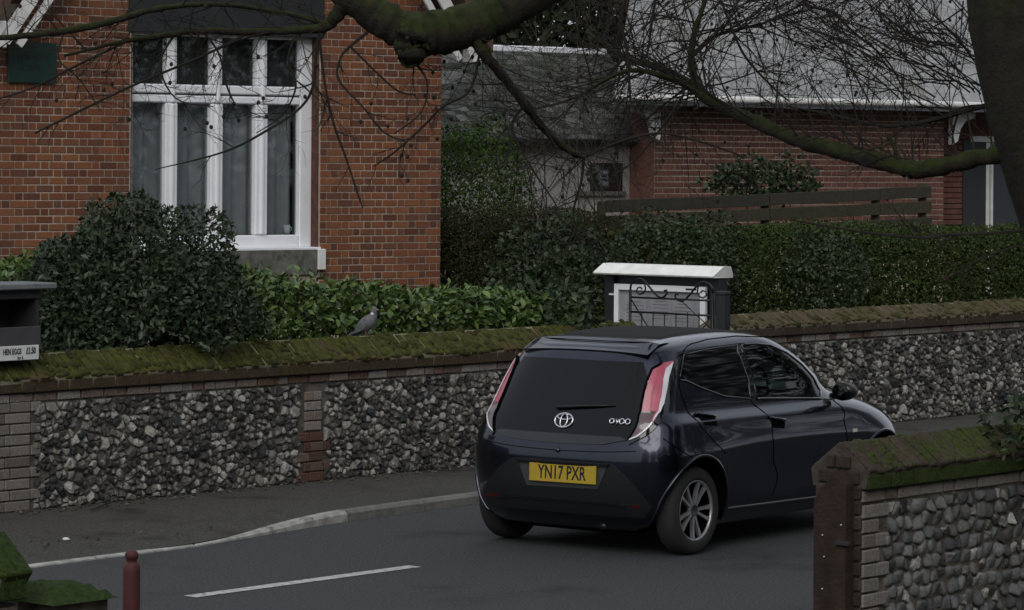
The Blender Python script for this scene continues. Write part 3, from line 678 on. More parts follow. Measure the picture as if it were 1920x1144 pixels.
def hedge_pts(A, B, hw, z0, z1a, z1b, n, rs, amp=.12, f=3., deep=.4, box=4.):
    A, B = np.array(A[:2]), np.array(B[:2]); d = (B - A) / np.linalg.norm(B - A); nn = np.array([d[1], -d[0]])
    s = rs.random(n); th = rs.uniform(-.35, math.pi + .35, n); cx, cy = np.cos(th), np.sin(th)
    k = (np.abs(cx) ** box + np.abs(cy) ** box) ** (-1 / box)
    L = np.linalg.norm(B - A); key = np.stack([s * L, cx * k * hw, cy * k], 1); k = k * lumps(key, rs, 14, f, amp) * (1 - deep * rs.random(n) ** 2)
    zt = z1a + (z1b - z1a) * s; zm = (z0 + zt) / 2; q = cx * k * hw; z = zm + cy * k * (zt - z0) / 2
    low = rs.random(n) < .35; z = np.where(low, z0 + (zt - z0) * rs.random(n), z); q = np.where(low, np.abs(q) ** .2 * hw * (1 - .3 * rs.random(n)), q)
    xy = A + (B - A) * s[:, None] + nn * q[:, None]; nr = unit(np.stack([nn[0] * cx, nn[1] * cx, np.maximum(cy, .15)], 1))
    return np.concatenate([xy, z[:, None]], 1), nr
def stems(par, pairs, r, seed, m=None, name='stem'):
    rnd = random.Random(seed)
    for a, b in pairs:
        a, b = Vector(a), Vector(b); mid = a.lerp(b, .5) + Vector((rnd.uniform(-.1, .1), rnd.uniform(-.1, .1), 0)); MB().tube([a, mid, b], [r, r * .8, r * .4], 6).build(name, m or m_bark, par, True)
RS = np.random.RandomState
# big rounded dark shrub overhanging the wall
c = P(1.84, -.84, 0); sh = thing('evergreen_shrub', 'big rounded dark evergreen shrub hanging over the wall below the brick house window', 'shrub', (c.x, c.y, .3))
p, u = blob((c.x, c.y, 1.22), (.95, .76, 1.0), 38000, RS(1), .11, 5, .6); qq = (p - np.array(W0)) @ np.array(QD); k = (p[:, 2] > .45) & ((qq < -.36) | (p[:, 2] > 1.24 + .08 * np.sin(p[:, 0] * 9)))
leaves('foliage', p[k], u[k], (.035, .075), .5, m_shrub, sh, RS(2), .55)
stems(sh, [((c.x + dx * .3, c.y + dy * .3, .25), (c.x + dx, c.y + dy, 1.7)) for dx, dy in ((.4, .1), (-.4, .2), (.1, -.3), (-.2, -.2), (.2, .3))], .025, 1)
# laurel hedge behind the coping
A, B = P(2.5, -.72, 0), P(6.75, -.62, 0); la = thing('laurel_hedge', 'low bright green laurel hedge growing along behind the mossy wall', 'hedge', tuple(A.lerp(B, .5) + UP * .3))
p, u = hedge_pts(A, B, .34, .9, 1.74, 1.42, 13000, RS(11), .22, 4.5, .6, 2.4); leaves('foliage', p, u, (.035, .095), .5, m_laurel, la, RS(12), .55)
rs = RS(13); p, u = hedge_pts(A, B, .40, 1.05, 1.76, 1.45, 900, rs, .16, 3.5, .2, 2.6)
lm = []
for k in range(4):                                               # single large leaves: six-cornered, folded, slightly curled
    L, w, cu = .066 + .013 * k, .034 + .006 * k, .010 * (k + 1)
    vs = [(0, 0, 0), (w * .42, L * .3, .006), (w * .5, L * .6, .002 - cu * .3), (0, L, -cu), (-w * .5, L * .6, .002 - cu * .3), (-w * .42, L * .3, .006), (0, L * .3, 0), (0, L * .6, -cu * .5)]
    lm.append(MB().add(vs, [(0, 1, 6), (1, 2, 7, 6), (2, 3, 7), (0, 6, 5), (6, 7, 4, 5), (7, 3, 4)]).mesh('laurel_leaf', m_laurel_o, True))
nb = 0
for i in range(len(p)):
    q = Vector(p[i]); nrm = Vector(u[i]); toward = (Vector((0, 0, CAMH)) - q).normalized()
    if nrm.dot(toward) < .2 or nb >= 260: continue
    d = (nrm * .6 + Vector(rs.normal(size=3)) * .6 + Vector((0, 0, .15))).normalized(); zz = (nrm + Vector((0, 0, .8)) + Vector(rs.normal(size=3)) * .35); x = d.cross(zz).normalized(); zz = x.cross(d)
    o = link('leaf', lm[i % 4], la); m4 = frame4(q, x, d, zz); o.location = q; o.rotation_euler = m4.to_euler(); nb += 1
stems(la, [(tuple(P(t, -.65, .3)), tuple(P(t + .1, -.5, 1.35))) for t in np.linspace(2.1, 6.6, 16)], .012, 3)
p, u = blob(tuple(P(6.4, -.45, 1.15)), (.45, .4, .42), 1700, RS(21), .15, 4, .5); leaves('foliage', p, u, (.05, .11), .5, m_ivy, la, RS(22))
# bright clump at the far left under the house
c = Q(5.25, 1.35, .7); bl = thing('laurel_bush', 'patch of bright green leaves beside the dark evergreen shrub and the house wall', 'bush', (c.x, c.y, .35))
p, u = blob(tuple(c), (.9, .5, .42), 3500, RS(31), .15, 4, .5, -1); leaves('foliage', p, u, (.05, .10), .45, m_laurel, bl, RS(32)); stems(bl, [((c.x + d, c.y, .3), (c.x + d, c.y, 1.3)) for d in (-.4, 0, .4)], .015, 3)
# green bush at the corner of the house
c = near_ray(900, 345, 36.6); gb = thing('green_bush', 'tall green bush beside the corner of the orange brick house', 'bush', (c.x, c.y, .4))
p, u = blob((c.x - .1, c.y, 2.05), (.70, .5, 1.05), 16000, RS(41), .16, 4, .5, -1); leaves('foliage', p, u, (.03, .06), .45, m_green, gb, RS(42)); stems(gb, [((c.x + d, c.y, .4), (c.x + d * 2, c.y, 2.4)) for d in (-.2, 0, .2)], .02, 3)
# dull hedge between laurel and fence
A, B = near_ray(800, 480, 34.6), near_ray(1165, 480, 36.2); dh = thing('clipped_hedge', 'dull brownish green hedge behind the laurel, left of the notice board', 'hedge', tuple(Vector((A.x, A.y, .4)).lerp(Vector((B.x, B.y, .4)), .5)))
p, u = hedge_pts(A, B, .5, .4, 2.08, 2.02, 26000, RS(51), .09, 3, .4, 3.5); leaves('foliage', p, u, (.022, .045), .5, m_hedged, dh, RS(52)); rs = RS(57); k = rs.random((4000, 3)); p = np.array((A.x, A.y, .4)) + k[:, :1] * np.array((B.x - A.x, B.y - A.y, 0)) + np.array([0, 1., 0]) * ((k[:, 1:2] - .3) * .6) + np.array([0, 0, 1.]) * (k[:, 2:] * 1.55); leaves('foliage', p, unit(rs.normal(size=p.shape)), (.07, .13), .55, m_hedged, dh, rs); stems(dh, [((x, y, .4), (x, y, 1.9)) for x, y in ((A.x + f * (B.x - A.x), A.y + f * (B.y - A.y)) for f in (.1, .35, .6, .85))], .02, 3)
A, B = near_ray(960, 520, 32.6), near_ray(1120, 520, 33.2); iv = thing('ivy', 'dark glossy ivy mound between the laurel and the notice board', 'ivy', (A.lerp(B, .5).x, A.lerp(B, .5).y, .4))
p, u = blob(tuple(A.lerp(B, .5) + UP * .05), (.62, .4, .55), 3200, RS(61), .22, 4, .6, -1); leaves('foliage', p, u, (.04, .075), .75, m_ivy, iv, RS(62))
stems(iv, [((A.x + f * (B.x - A.x), A.y, .4), (A.x + f * (B.x - A.x), A.y - .1, 1.7)) for f in (.3, .6, .8)], .012, 3)
# long clipped hedge beyond the gate
A, B = Vector((1.30, 33.9, 0)), Vector((7.4, 37.4, 0)); ch = thing('clipped_hedge', 'long clipped green hedge behind the notice board and the flint wall', 'hedge', tuple(A.lerp(B, .5) + UP * .4))
p, u = hedge_pts(A, B, .75, .4, 1.98, 1.93, 70000, RS(71), .07, 2.4, .35, 3.); leaves('foliage', p, u, (.025, .05), .5, m_hedge, ch, RS(72))
rs = RS(77); k = rs.random((9000, 3)); dd = np.array((B - A).normalized()); p = np.array(A) + k[:, :1] * np.array(B - A) + np.array([dd[1], -dd[0], 0]) * ((k[:, 1:2] - .5) * .9) + np.array([0, 0, 1.]) * (.45 + k[:, 2:] * 1.42); leaves('foliage', p, unit(rs.normal(size=p.shape)), (.07, .13), .55, m_hedge, ch, rs)
p, u = blob((1.75, 33.7, 1.55), (.75, .6, .58), 5000, RS(73), .15, 4, .4, -1); leaves('foliage', p, u, (.03, .06), .7, m_ivy, ch, RS(74))
p, u = blob((3.35, 33.9, 1.45), (.45, .4, .45), 2200, RS(75), .18, 4, .4, -1); leaves('foliage', p, u, (.03, .06), .7, m_ivy, ch, RS(76))
stems(ch, [((A.x + f * (B.x - A.x), A.y + f * (B.y - A.y), .4), (A.x + f * (B.x - A.x), A.y + f * (B.y - A.y), 1.8)) for f in np.linspace(.05, .95, 8)], .025, 3)
# climber on the fence
c = near_ray(1430, 338, 40.2); cl = thing('climbing_shrub', 'dark leafy shrub showing above the board fence against the dark red brick house', 'shrub', (c.x, c.y, .4))
p, u = blob(tuple(c), (.72, .3, .26), 1500, RS(81), .25, 4, .6, -1); leaves('foliage', p, u, (.05, .11), .55, m_ivy, cl, RS(82)); stems(cl, [((c.x + d * .3, c.y, .4), (c.x + d, c.y, 2.3)) for d in (-.5, -.2, .1, .4)], .015, 3)
# leaves at the right edge by the near wall
c = near_ray(1915, 800, 18.0); nl = thing('laurel_bush', 'dark glossy laurel sprig at the foot of the tree above the near wall', 'bush', (c.x + .15, c.y, .03))
p, u = blob((c.x + .12, c.y, c.z + .02), (.28, .25, .24), 420, RS(91), .2, 4, .6, -1); leaves('foliage', p, u, (.045, .085), .5, m_ivy, nl, RS(92)); stems(nl, [((c.x + .25, c.y, .03), (c.x + .2 + d, c.y, c.z)) for d in (-.15, 0, .15)], .008, 3)
# dark evergreens far behind and unseen trees added for the car's paint and glass to reflect
def big_tree(name, label, c, r, z, n, seed, leaf=(.10, .2), group=None, m=None, tr=.2):
    t_ = thing(name, label, 'tree', (c[0], c[1], 0), 0, group)
    MB().tube([(c[0], c[1], -.05), (c[0] + .1, c[1], z * .6), (c[0], c[1], z)], [tr, tr * .8, tr * .4], 8).build('trunk', m_trunk, t_, True)
    p, u = blob((c[0], c[1], z), r, n, RS(seed), .18, 3.5, .6, -1); o = leaves('crown', p, u, leaf, .5, m or m_ever, t_, RS(seed + 1)); return t_
big_tree('evergreen_tree', 'dark evergreen tree rising behind the mossy slate roof', (.15, 53.5), (3.4, 2.2, 3.8), 4.7, 34000, 101, (.12, .26))
big_tree('evergreen_tree', 'dark evergreen tree behind the pale hipped roof', (-5.5, 60), (5, 3, 5), 6, 9000, 111, (.15, .3))
for i, (x, y) in enumerate(((9.8, 3.5), (13.8, 9.5), (5.5, -4.0), (-1.5, -8), (-9.5, -7), (16, 17))):  # out of view; tall enough to darken the car's side and near wall
    big_tree('unseen_yew', 'broad dark yew, unseen, put in for the car to reflect', (x, y), (3.4, 3.2, 5.2), 5.4, 9000, 200 + 3 * i, (.2, .38), 'unseen yews for the car to reflect')

for i, (x, y) in enumerate(((13.5, 26), (16, 31.5), (20, 27), (22, 36), (12.5, 20.5))):  # unseen trees that give the side glass a mottled reflection
    big_tree('unseen_lane_tree', 'tall thin-crowned tree further along the lane, unseen, put in for the car to reflect', (x, y), (2.6, 2.6, 4.4), 5.6, 3300, 300 + 3 * i, (.2, .4), 'unseen trees for the car to reflect')

# ------------------------------------------------------------------ tree by the near wall
def smooth_path(pts, n=6):
    out = []; k = len(pts)
    for i in range(k - 1):
        p0, p1, p2, p3 = pts[max(i - 1, 0)], pts[i], pts[i + 1], pts[min(i + 2, k - 1)]
        for j in range(n):
            t = j / n; out.append(tuple(.5 * (2 * p1[a] + (p2[a] - p0[a]) * t + (2 * p0[a] - 5 * p1[a] + 4 * p2[a] - p3[a]) * t * t + (3 * p1[a] - p0[a] - 3 * p2[a] + p3[a]) * t ** 3) for a in range(4)))
    return out + [tuple(pts[-1])]
tree = thing('bare_tree', 'big bare mossy tree with long low boughs reaching over the lane', 'tree', (4.05, 19.6, 0))
def wood(name, ctrl, n=10, m=None, par=None, rough=.11, seed=0, base=tree):
    """ctrl: (bearing column, row, metres away, thickness in photo px)"""
    rnd = random.Random(seed); q = [(*near_ray(u, v, Y), w * Y / FPX / 2) for u, v, Y, w in ctrl]; sp = smooth_path(q, 7)
    pts = [Vector(s[:3]) + Vector([rnd.uniform(-1, 1) * s[3] * rough for _ in range(3)]) for s in sp]
    mb = MB().tube(pts, [max(.002, s[3] * (1 + rnd.uniform(-rough, rough))) for s in sp], n)
    o = mb.build(name, m or m_bark, par or base, True); return pts, [s[3] for s in sp]
tq = [Vector((4.35, 19.75, -.05)), Vector((4.1, 19.65, .4)), Vector((3.85, 19.6, 1.2)), Vector((3.55, 19.55, 2.1)), Vector((3.36, 19.5, 2.65)), Vector((3.2, 19.5, 3.2)), Vector((3.1, 19.5, 3.9)), Vector((3.05, 19.5, 5.0)), Vector((3.0, 19.6, 6.6)), Vector((2.9, 19.8, 8.2))]
tr_ = [.62, .50, .42, .38, .365, .36, .365, .38, .30, .2]
rnd = random.Random(5); sp = smooth_path([(*p, r) for p, r in zip(tq, tr_)], 6)
mb = MB(); pts = [Vector(s[:3]) for s in sp]; n = 28; mb.tube(pts, [s[3] for s in sp], n)
mb.v = [tuple(Vector(v) + Vector((rnd.uniform(-1, 1), rnd.uniform(-1, 1), 0)) * .008) for v in mb.v]
mb.build('trunk', m_trunk, tree, True)
LA, ra = wood('bough', [(1990, 262, 19.5, 46), (1900, 282, 19.5, 37), (1820, 300, 19.6, 33), (1735, 317, 19.8, 34), (1690, 314, 19.9, 32), (1620, 296, 20.1, 31), (1500, 263, 20.5, 28), (1420, 229, 20.8, 25), (1350, 200, 21.1, 22), (1310, 172, 21.3, 20)], 12, seed=1)
A1, r1 = wood('bough', [(1318, 178, 21.3, 20), (1270, 142, 21.5, 15), (1225, 124, 21.7, 14), (1170, 108, 22, 12), (1135, 82, 22.2, 9), (1100, 60, 22.4, 6)], 8, seed=2)
A2, r2 = wood('bough', [(1330, 192, 21.2, 16), (1285, 160, 21.3, 14), (1240, 142, 21.2, 11), (1190, 132, 21.2, 9), (1150, 142, 21.1, 6), (1100, 170, 21, 4)], 8, seed=3)
A3, r3 = wood('bough', [(1312, 176, 21.3, 18), (1296, 120, 21.4, 15), (1302, 60, 21.5, 12), (1322, 0, 21.6, 10), (1335, -80, 21.7, 8)], 8, seed=4)
A4, r4 = wood('bough', [(1298, 105, 21.4, 9), (1340, 68, 21.6, 8), (1385, 55, 21.8, 7), (1440, 40, 22, 5), (1500, 10, 22.2, 4)], 6, seed=5)
wood('broken_stub', [(1690, 312, 19.9, 9), (1682, 288, 19.9, 8), (1672, 266, 19.9, 8), (1662, 256, 19.9, 5)], 6, seed=6); wood('broken_stub', [(1672, 264, 19.9, 5), (1655, 275, 19.9, 4), (1625, 281, 19.9, 3)], 6, seed=7)
LB, rb = wood('bough', [(2000, -620, 19.6, 130), (1700, -500, 19.3, 118), (1350, -300, 18.9, 104), (1120, -115, 18.5, 92), (1010, -22, 18.3, 80), (930, 24, 18.2, 80), (860, 52, 18.1, 84), (800, 62, 18, 80), (750, 54, 18, 74), (705, 28, 18, 68), (660, -4, 18, 62), (610, -46, 18, 54), (540, -110, 18, 50)], 22, rough=.075, seed=8)
wood('bough_knot', [(776, 55, 17.96, 70), (772, 85, 17.95, 68), (770, 98, 17.95, 56), (771, 108, 17.95, 34)], 12, seed=9)
BC, rc_ = wood('bough', [(880, 60, 18.1, 26), (905, 98, 18.1, 22), (940, 140, 18.2, 19), (985, 198, 18.3, 17), (1030, 252, 18.5, 14), (1070, 285, 18.6, 11), (1096, 297, 18.7, 7)], 8, seed=10)
BD, rd = wood('bough', [(655, 2, 18, 34), (630, 30, 18, 26), (612, 48, 18, 22), (570, 56, 18, 15), (470, 60, 18, 13), (380, 58, 18, 12), (300, 68, 18, 11), (230, 78, 18, 8), (120, 105, 18, 5)], 8, seed=11)
BE, re_ = wood('bough', [(612, 46, 18, 10), (560, 30, 18, 9), (470, 14, 18, 9), (380, 8, 17.9, 9), (290, 18, 17.8, 11), (200, 42, 17.7, 13), (110, 60, 17.6, 13), (0, 71, 17.5, 11), (-90, 74, 17.4, 9)], 8, seed=12)
tw = MB(); cones = MB(); CN = []
def twig(p, d, L, r, depth, rnd, sag=(0, 0, 0), seg=5, wig=.18, sides=4, mb=None, fan=.75):
    mb = mb or tw; p = Vector(p); d = Vector(d).normalized(); pts = [p.copy()]; ds = [d.copy()]
    for i in range(seg):
        d = (d + Vector((rnd.uniform(-1, 1), rnd.uniform(-1, 1), rnd.uniform(-1, 1))) * wig + Vector(sag) * .2).normalized(); p = p + d * (L / seg); pts.append(p.copy()); ds.append(d.copy())
    mb.tube(pts, [r * (1 - .75 * i / seg) for i in range(seg + 1)], sides, False)
    if rnd.random() < .035: CN.append(pts[-1])
    if depth > 0:
        for i in range(1, seg + 1):
            if rnd.random() < .72:
                side = ds[i].cross(Vector((rnd.uniform(-1, 1), rnd.uniform(-1, 1), rnd.uniform(-1, 1)))); 
                if side.length < .01: continue
                nd = (ds[i] * .8 + side.normalized() * fan).normalized(); twig(pts[i], nd, L * rnd.uniform(.35, .62), max(.0013, r * .55), depth - 1, rnd, sag, max(3, seg - 1), wig, sides, mb, fan)
def ltwig(ctrl, seed, kids=5, L=.3, depth=1):
    """a long slim branch through given points, with side twigs"""
    rnd = random.Random(seed); q = smooth_path([(*near_ray(u, v, Y), w * Y / FPX / 2) for u, v, Y, w in ctrl], 5); pts = [Vector(s[:3]) for s in q]
    tw.tube(pts, [max(.0016, s[3]) for s in q], 5, False)
    for k in range(kids):
        i = rnd.randrange(2, len(pts) - 1); d = (pts[i + 1] - pts[i]).normalized(); s = d.cross(Vector((rnd.uniform(-.4, .4), 1, rnd.uniform(-.4, .4)))) * rnd.choice((1, -1))
        twig(pts[i], d * .8 + s * .7, L * rnd.uniform(.4, 1), max(.0015, q[i][3] * .55), depth, rnd)
ltwig([(470, 60, 18, 6), (380, 105, 18, 5), (250, 160, 18, 5), (150, 208, 18, 5), (65, 250, 18, 4)], 1, 5, .22)
ltwig([(250, 72, 18, 5), (150, 120, 18, 5), (60, 165, 18, 4), (-20, 190, 18, 3)], 2, 4, .3)
ltwig([(600, 52, 18, 6), (592, 110, 18, 6), (586, 165, 18, 6), (560, 205, 18, 5), (500, 245, 18, 5), (420, 285, 18, 4), (290, 318, 18, 2)], 3, 8, .3)
ltwig([(598, 60, 18, 6), (608, 150, 18, 5), (625, 230, 18, 5), (650, 300, 18, 4), (668, 355, 18, 4), (680, 390, 18, 3)], 4, 5, .25)
ltwig([(690, 60, 18, 7), (655, 88, 18, 6), (638, 110, 18, 5), (635, 150, 18, 5), (680, 200, 18, 4), (720, 248, 18, 4), (760, 265, 18, 3)], 5, 5, .25)
ltwig([(655, 85, 18, 5), (700, 130, 18, 4), (745, 170, 18, 4), (780, 178, 18, 3)], 6, 4, .2)
ltwig([(900, 96, 18.1, 6), (880, 170, 18.1, 5), (830, 200, 18, 5), (790, 240, 18, 5), (740, 285, 18, 4), (700, 312, 18, 3)], 7, 6, .22)
ltwig([(985, 196, 18.3, 6), (960, 240, 18.3, 5), (1000, 320, 18.3, 4), (1040, 380, 18.3, 3), (1060, 430, 18.3, 2)], 8, 8, .4)
ltwig([(1094, 296, 18.7, 7), (1090, 340, 18.7, 5), (1075, 400, 18.7, 4), (1088, 460, 18.7, 3)], 9, 8, .4)
ltwig([(1094, 296, 18.7, 6), (1150, 270, 18.8, 5), (1230, 250, 18.9, 5), (1300, 262, 19, 4), (1385, 290, 19.1, 3)], 10, 8, .35)
ltwig([(1960, 425, 19.3, 6), (1880, 436, 19.3, 6), (1780, 440, 19.3, 6), (1730, 446, 19.3, 6), (1640, 438, 19.3, 5), (1540, 422, 19.3, 4), (1480, 412, 19.3, 3)], 11, 8, .4)
ltwig([(1950, 450, 19.2, 4), (1850, 480, 19.2, 4), (1800, 510, 19.2, 3), (1760, 525, 19.2, 2)], 12, 6, .35)
ltwig([(1880, 190, 19.6, 12), (1820, 205, 19.8, 10), (1760, 222, 20, 9), (1700, 234, 20.1, 8), (1640, 234, 20.2, 7), (1560, 215, 20.3, 5), (1480, 200, 20.4, 3)], 13, 9, .45)
ltwig([(1280, 180, 21.2, 6), (1240, 240, 21.1, 5), (1190, 300, 21, 4), (1150, 330, 21, 3)], 14, 7, .4)
ltwig([(1170, 108, 22, 7), (1120, 160, 22, 6), (1060, 190, 22, 5), (990, 210, 22, 4), (930, 260, 22, 3)], 15, 9, .45)
ltwig([(1500, -20, 21, 7), (1515, 10, 21, 6), (1560, 22, 21, 6), (1600, 60, 21, 5), (1660, 110, 21, 4), (1690, 160, 21, 3)], 16, 9, .4)
ltwig([(1340, -30, 21, 5), (1375, 60, 21, 5), (1400, 110, 21, 5), (1450, 165, 21, 4), (1480, 190, 21, 3)], 17, 7, .35)
ltwig([(1180, -30, 20, 6), (1165, 40, 20, 6), (1175, 90, 20, 6), (1180, 150, 20, 5), (1182, 190, 20, 4)], 18, 6, .35)
ltwig([(1235, -30, 20, 6), (1222, 40, 20, 6), (1215, 95, 20, 4), (1205, 115, 20, 3)], 19, 6, .3)
ltwig([(560, 56, 18, 5), (540, 110, 18, 4), (555, 160, 18, 4), (530, 215, 18, 3), (480, 250, 18, 2)], 21, 9, .3, 2)
ltwig([(380, 58, 18, 5), (410, 100, 18, 4), (425, 160, 18, 4), (440, 195, 18, 3)], 22, 9, .25, 2)
ltwig([(330, 62, 18, 4), (300, 120, 18, 4), (330, 185, 18, 3), (400, 200, 18, 2)], 23, 8, .28, 2)
ltwig([(120, 60, 18, 4), (110, 110, 18, 3), (150, 150, 18, 3), (190, 210, 18, 2)], 24, 7, .25, 2)
ltwig([(760, 100, 18, 5), (800, 150, 18, 4), (790, 210, 18, 3), (740, 250, 18, 3)], 25, 8, .3, 2)
rnd = random.Random(77)
def sprays(k, base, base_r, L, depth, dirf, sag=(0, 0, 0), r=None):
    for _ in range(k):
        i = rnd.randrange(1, len(base) - 1); twig(base[i], dirf(), L * rnd.uniform(.5, 1.1), r or max(.003, base_r[i] * .28), depth, rnd, sag)
sprays(34, LA, ra, .85, 2, lambda: (rnd.uniform(-1, .2), rnd.uniform(-.3, .8), rnd.uniform(.2, 1)), r=.007)
sprays(20, A1, r1, .8, 3, lambda: (rnd.uniform(-1, .5), rnd.uniform(-.5, .5), rnd.uniform(-.8, 1)), r=.006)
sprays(26, A2, r2, .8, 3, lambda: (rnd.uniform(-1, .3), rnd.uniform(-.5, .5), rnd.uniform(-1, .7)), r=.006)
sprays(20, A3, r3, .9, 3, lambda: (rnd.uniform(-1, 1), rnd.uniform(-.3, .5), rnd.uniform(-.2, .9)), r=.007)
sprays(20, A4, r4, .8, 3, lambda: (rnd.uniform(-.3, 1), rnd.uniform(-.3, .5), rnd.uniform(-.7, .7)), r=.006)
sprays(30, BC, rc_, .55, 3, lambda: (rnd.uniform(-1, 1), rnd.uniform(-.4, .4), rnd.uniform(-1, .2)), r=.004)
sprays(34, BD, rd, .5, 2, lambda: (rnd.uniform(-1, .3), rnd.uniform(-.3, .3), rnd.uniform(-.7, .5)), r=.004)
sprays(30, BE, re_, .5, 2, lambda: (rnd.uniform(-1, .3), rnd.uniform(-.3, .3), rnd.uniform(-.6, .6)), r=.004)
for _ in range(60):                                             # upper crown hanging into view, carried by the boughs above
    u0, v0, Y = rnd.uniform(1180, 1860), rnd.uniform(-70, 30), rnd.uniform(20.5, 24)
    twig(near_ray(u0, v0, Y), (rnd.uniform(-1, .25), rnd.uniform(-.3, .3), rnd.uniform(-.9, .1)), rnd.uniform(.5, .95), .006, 3 if rnd.random() < .6 else 2, rnd, (0, 0, -.05))
for _ in range(55):                                             # shoots from the trunk and its lower forks rising to the left
    u0, v0, Y = rnd.uniform(1600, 1880), rnd.uniform(60, 200), rnd.uniform(20, 24)
    twig(near_ray(u0, v0, Y), (rnd.uniform(-1, -.3), rnd.uniform(-.2, .3), rnd.uniform(.0, .9)), rnd.uniform(.5, 1.0), .006, 2, rnd)
for c in CN: cones.lathe([(.001, -.014), (.009, -.008), (.011, 0), (.008, .009), (.001, .013)], c, 6)
tag(tw.build('twigs', m_twig, tree), kind='stuff'); tag(cones.build('seed_cones', m_twig, tree), kind='stuff')
tw2 = MB(); rnd = random.Random(9)                               # paler brush behind, between the houses
br = thing('bare_shrub', 'pale tangle of bare twigs in front of the mossy slate roof', 'shrub', (.9, 37, .4))
for k in range(9):
    b = Vector((rnd.uniform(.3, 1.4), rnd.uniform(36.5, 37.5), .4)); twig(b, (rnd.uniform(-.25, .2), rnd.uniform(-.1, .1), 1), rnd.uniform(2.6, 3.9), .011, 3, rnd, (0, 0, .05), 7, .16, 4, tw2, .55)
tag(tw2.build('branches', m_twig2, br), kind='stuff')

# ------------------------------------------------------------------ notice board and gate
nb_r = Vector((2.01, 29.9, 0)); nbd = Vector((.774, -.633, 0)).normalized(); nb_l = nb_r - nbd * 1.458; nbn = Vector((nbd.y, -nbd.x, 0))
def NB(x, z, off=0.): return nb_l + nbd * x + nbn * off + UP * z
nbt = thing('notice_board', 'black notice board with white cap and glazed white framed case behind the gate', 'notice board', tuple(NB(.73, .35)))
AX = (nbd, nbn, UP)
cp_ = MB(); cz = [(0, 1.545, .14), (0, 1.60, .15), (.03, 1.638, .07)]
prof = [(.15, 1.552), (.16, 1.566), (.02, 1.655), (-.10, 1.655), (-.16, 1.585), (-.16, 1.548)]
e0_ = [NB(.0, z, o) for o, z in prof]; cp_.prism([NB(.02 if z > 1.6 else 0, z, o) for o, z in prof], nbd * 1.42).build('cap', m_cap, nbt)
MB().box(NB(.73, 1.05, -.06), (.66, .05, .497), AX).build('back_panel', m_black, nbt)
for x in (.11, 1.35): MB().bevbox(NB(x, .95, -.01), (.055, .055, .595), AX, .006).build('post', m_black, nbt)
cs = MB().box(NB(.725, 1.10, .015), (.50, .012, .33), AX).build('case', plain('pin_board', (.42, .43, .46), .8), nbt)
for x0, x1, z0, z1 in ((.185, .235, .75, 1.462), (1.20, 1.262, .75, 1.462), (.236, 1.199, 1.405, 1.462), (.236, 1.199, .75, .80)):
    MB().bevbox(NB((x0 + x1) / 2, (z0 + z1) / 2, .045), ((x1 - x0) / 2, .02, (z1 - z0) / 2), AX, .004).build('frame', m_white, cs)
for x, z, w, h in ((.42, 1.20, .13, .16), (.72, 1.22, .12, .15), (.98, 1.20, .12, .15), (.58, .93, .15, .09), (.95, .94, .12, .09)):
    o = MB().box(NB(x, z, .0305), (w, .0015, h), AX).build('paper', plain('notice_paper', (.47, .47, .50), .8), cs)
    for k in range(6): MB().box(NB(x, z + h * (.6 - .22 * k), .033), (w * (.8 if k else .5), .0008, .004), AX).build('print_line', plain('print_ink', (.25, .25, .28), .8), o)
MB().box(NB(.717, 1.10, .052), (.48, .002, .302), AX).build('pane', glass('case_glass', (.95, .95, .95), .35), cs)
MB().box(NB(1.10, 1.435, .067), (.06, .002, .008), AX).build('maker_label', m_black, nbt); MB().box(NB(.21, 1.03, .067), (.012, .002, .05), AX).build('lock', m_black, nbt)
MB().box(NB(.16, 1.36, .06), (.03, .01, .008), AX).build('latch', m_whiteb, nbt)
gt = thing('iron_gate', 'black wrought iron gate with scroll top standing open by the notice board', 'gate', tuple(P(8.38, -.6, .12)))
def GT(x, y): return P(8.385, -1.12 + (x - 610) * .00108, 1.36 + (520 + (x - 610) * .05 - y) * .00077)      # drawing units of the scroll sketch
def rod(nm, L, r, n=7): MB().tube([GT(*q) for q in L], r, n).build(nm, m_iron, gt, True)
rod('stile', [(612, 420), (612, 2050)], .014); rod('stile', [(1510, 480), (1510, 2090)], .016)
rod('rail', [(612, 515), (1510, 560)], .010); rod('rail', [(612, 690), (1510, 740)], .010); rod('rail', [(612, 1900), (1510, 1945)], .010)
SC = [(612, 425), (620, 360), (650, 318), (700, 293), (745, 300), (790, 345), (850, 430), (905, 497), (950, 524), (992, 505), (1020, 462), (1010, 432), (985, 440)]
rod('scroll', SC, .010); rod('scroll', [(745, 300), (772, 350), (780, 420), (760, 465), (715, 482), (680, 450), (690, 405), (725, 395), (742, 420)], .008)
mir = lambda L: [(2122 - x, y + 45) for x, y in L]
rod('scroll', mir(SC), .010); rod('scroll', mir([(745, 300), (772, 350), (780, 420), (760, 465), (715, 482), (680, 450), (690, 405), (725, 395), (742, 420)]), .008)
rod('brace', [(625, 545), (960, 1150)], .007, 5); rod('brace', [(1170, 560), (1500, 900)], .005, 5); rod('brace', [(1500, 740), (1180, 1250)], .006, 5)
for x in range(740, 1500, 125): rod('bar', [(x, 700), (x, 1910)], .006, 5)
gpp = thing('gate_post', 'dark square timber gatepost at the end of the flint wall by the notice board', 'post', tuple(P(8.40, -.02, .1)))
MB().bevbox(P(8.41, -.05, .76), (.05, .05, .66), WAX, .008).build('post', m_dark, gpp); MB().bevbox(P(8.41, -.05, 1.435), (.055, .055, .02), WAX, .01).build('post_cap', m_dark, gpp)

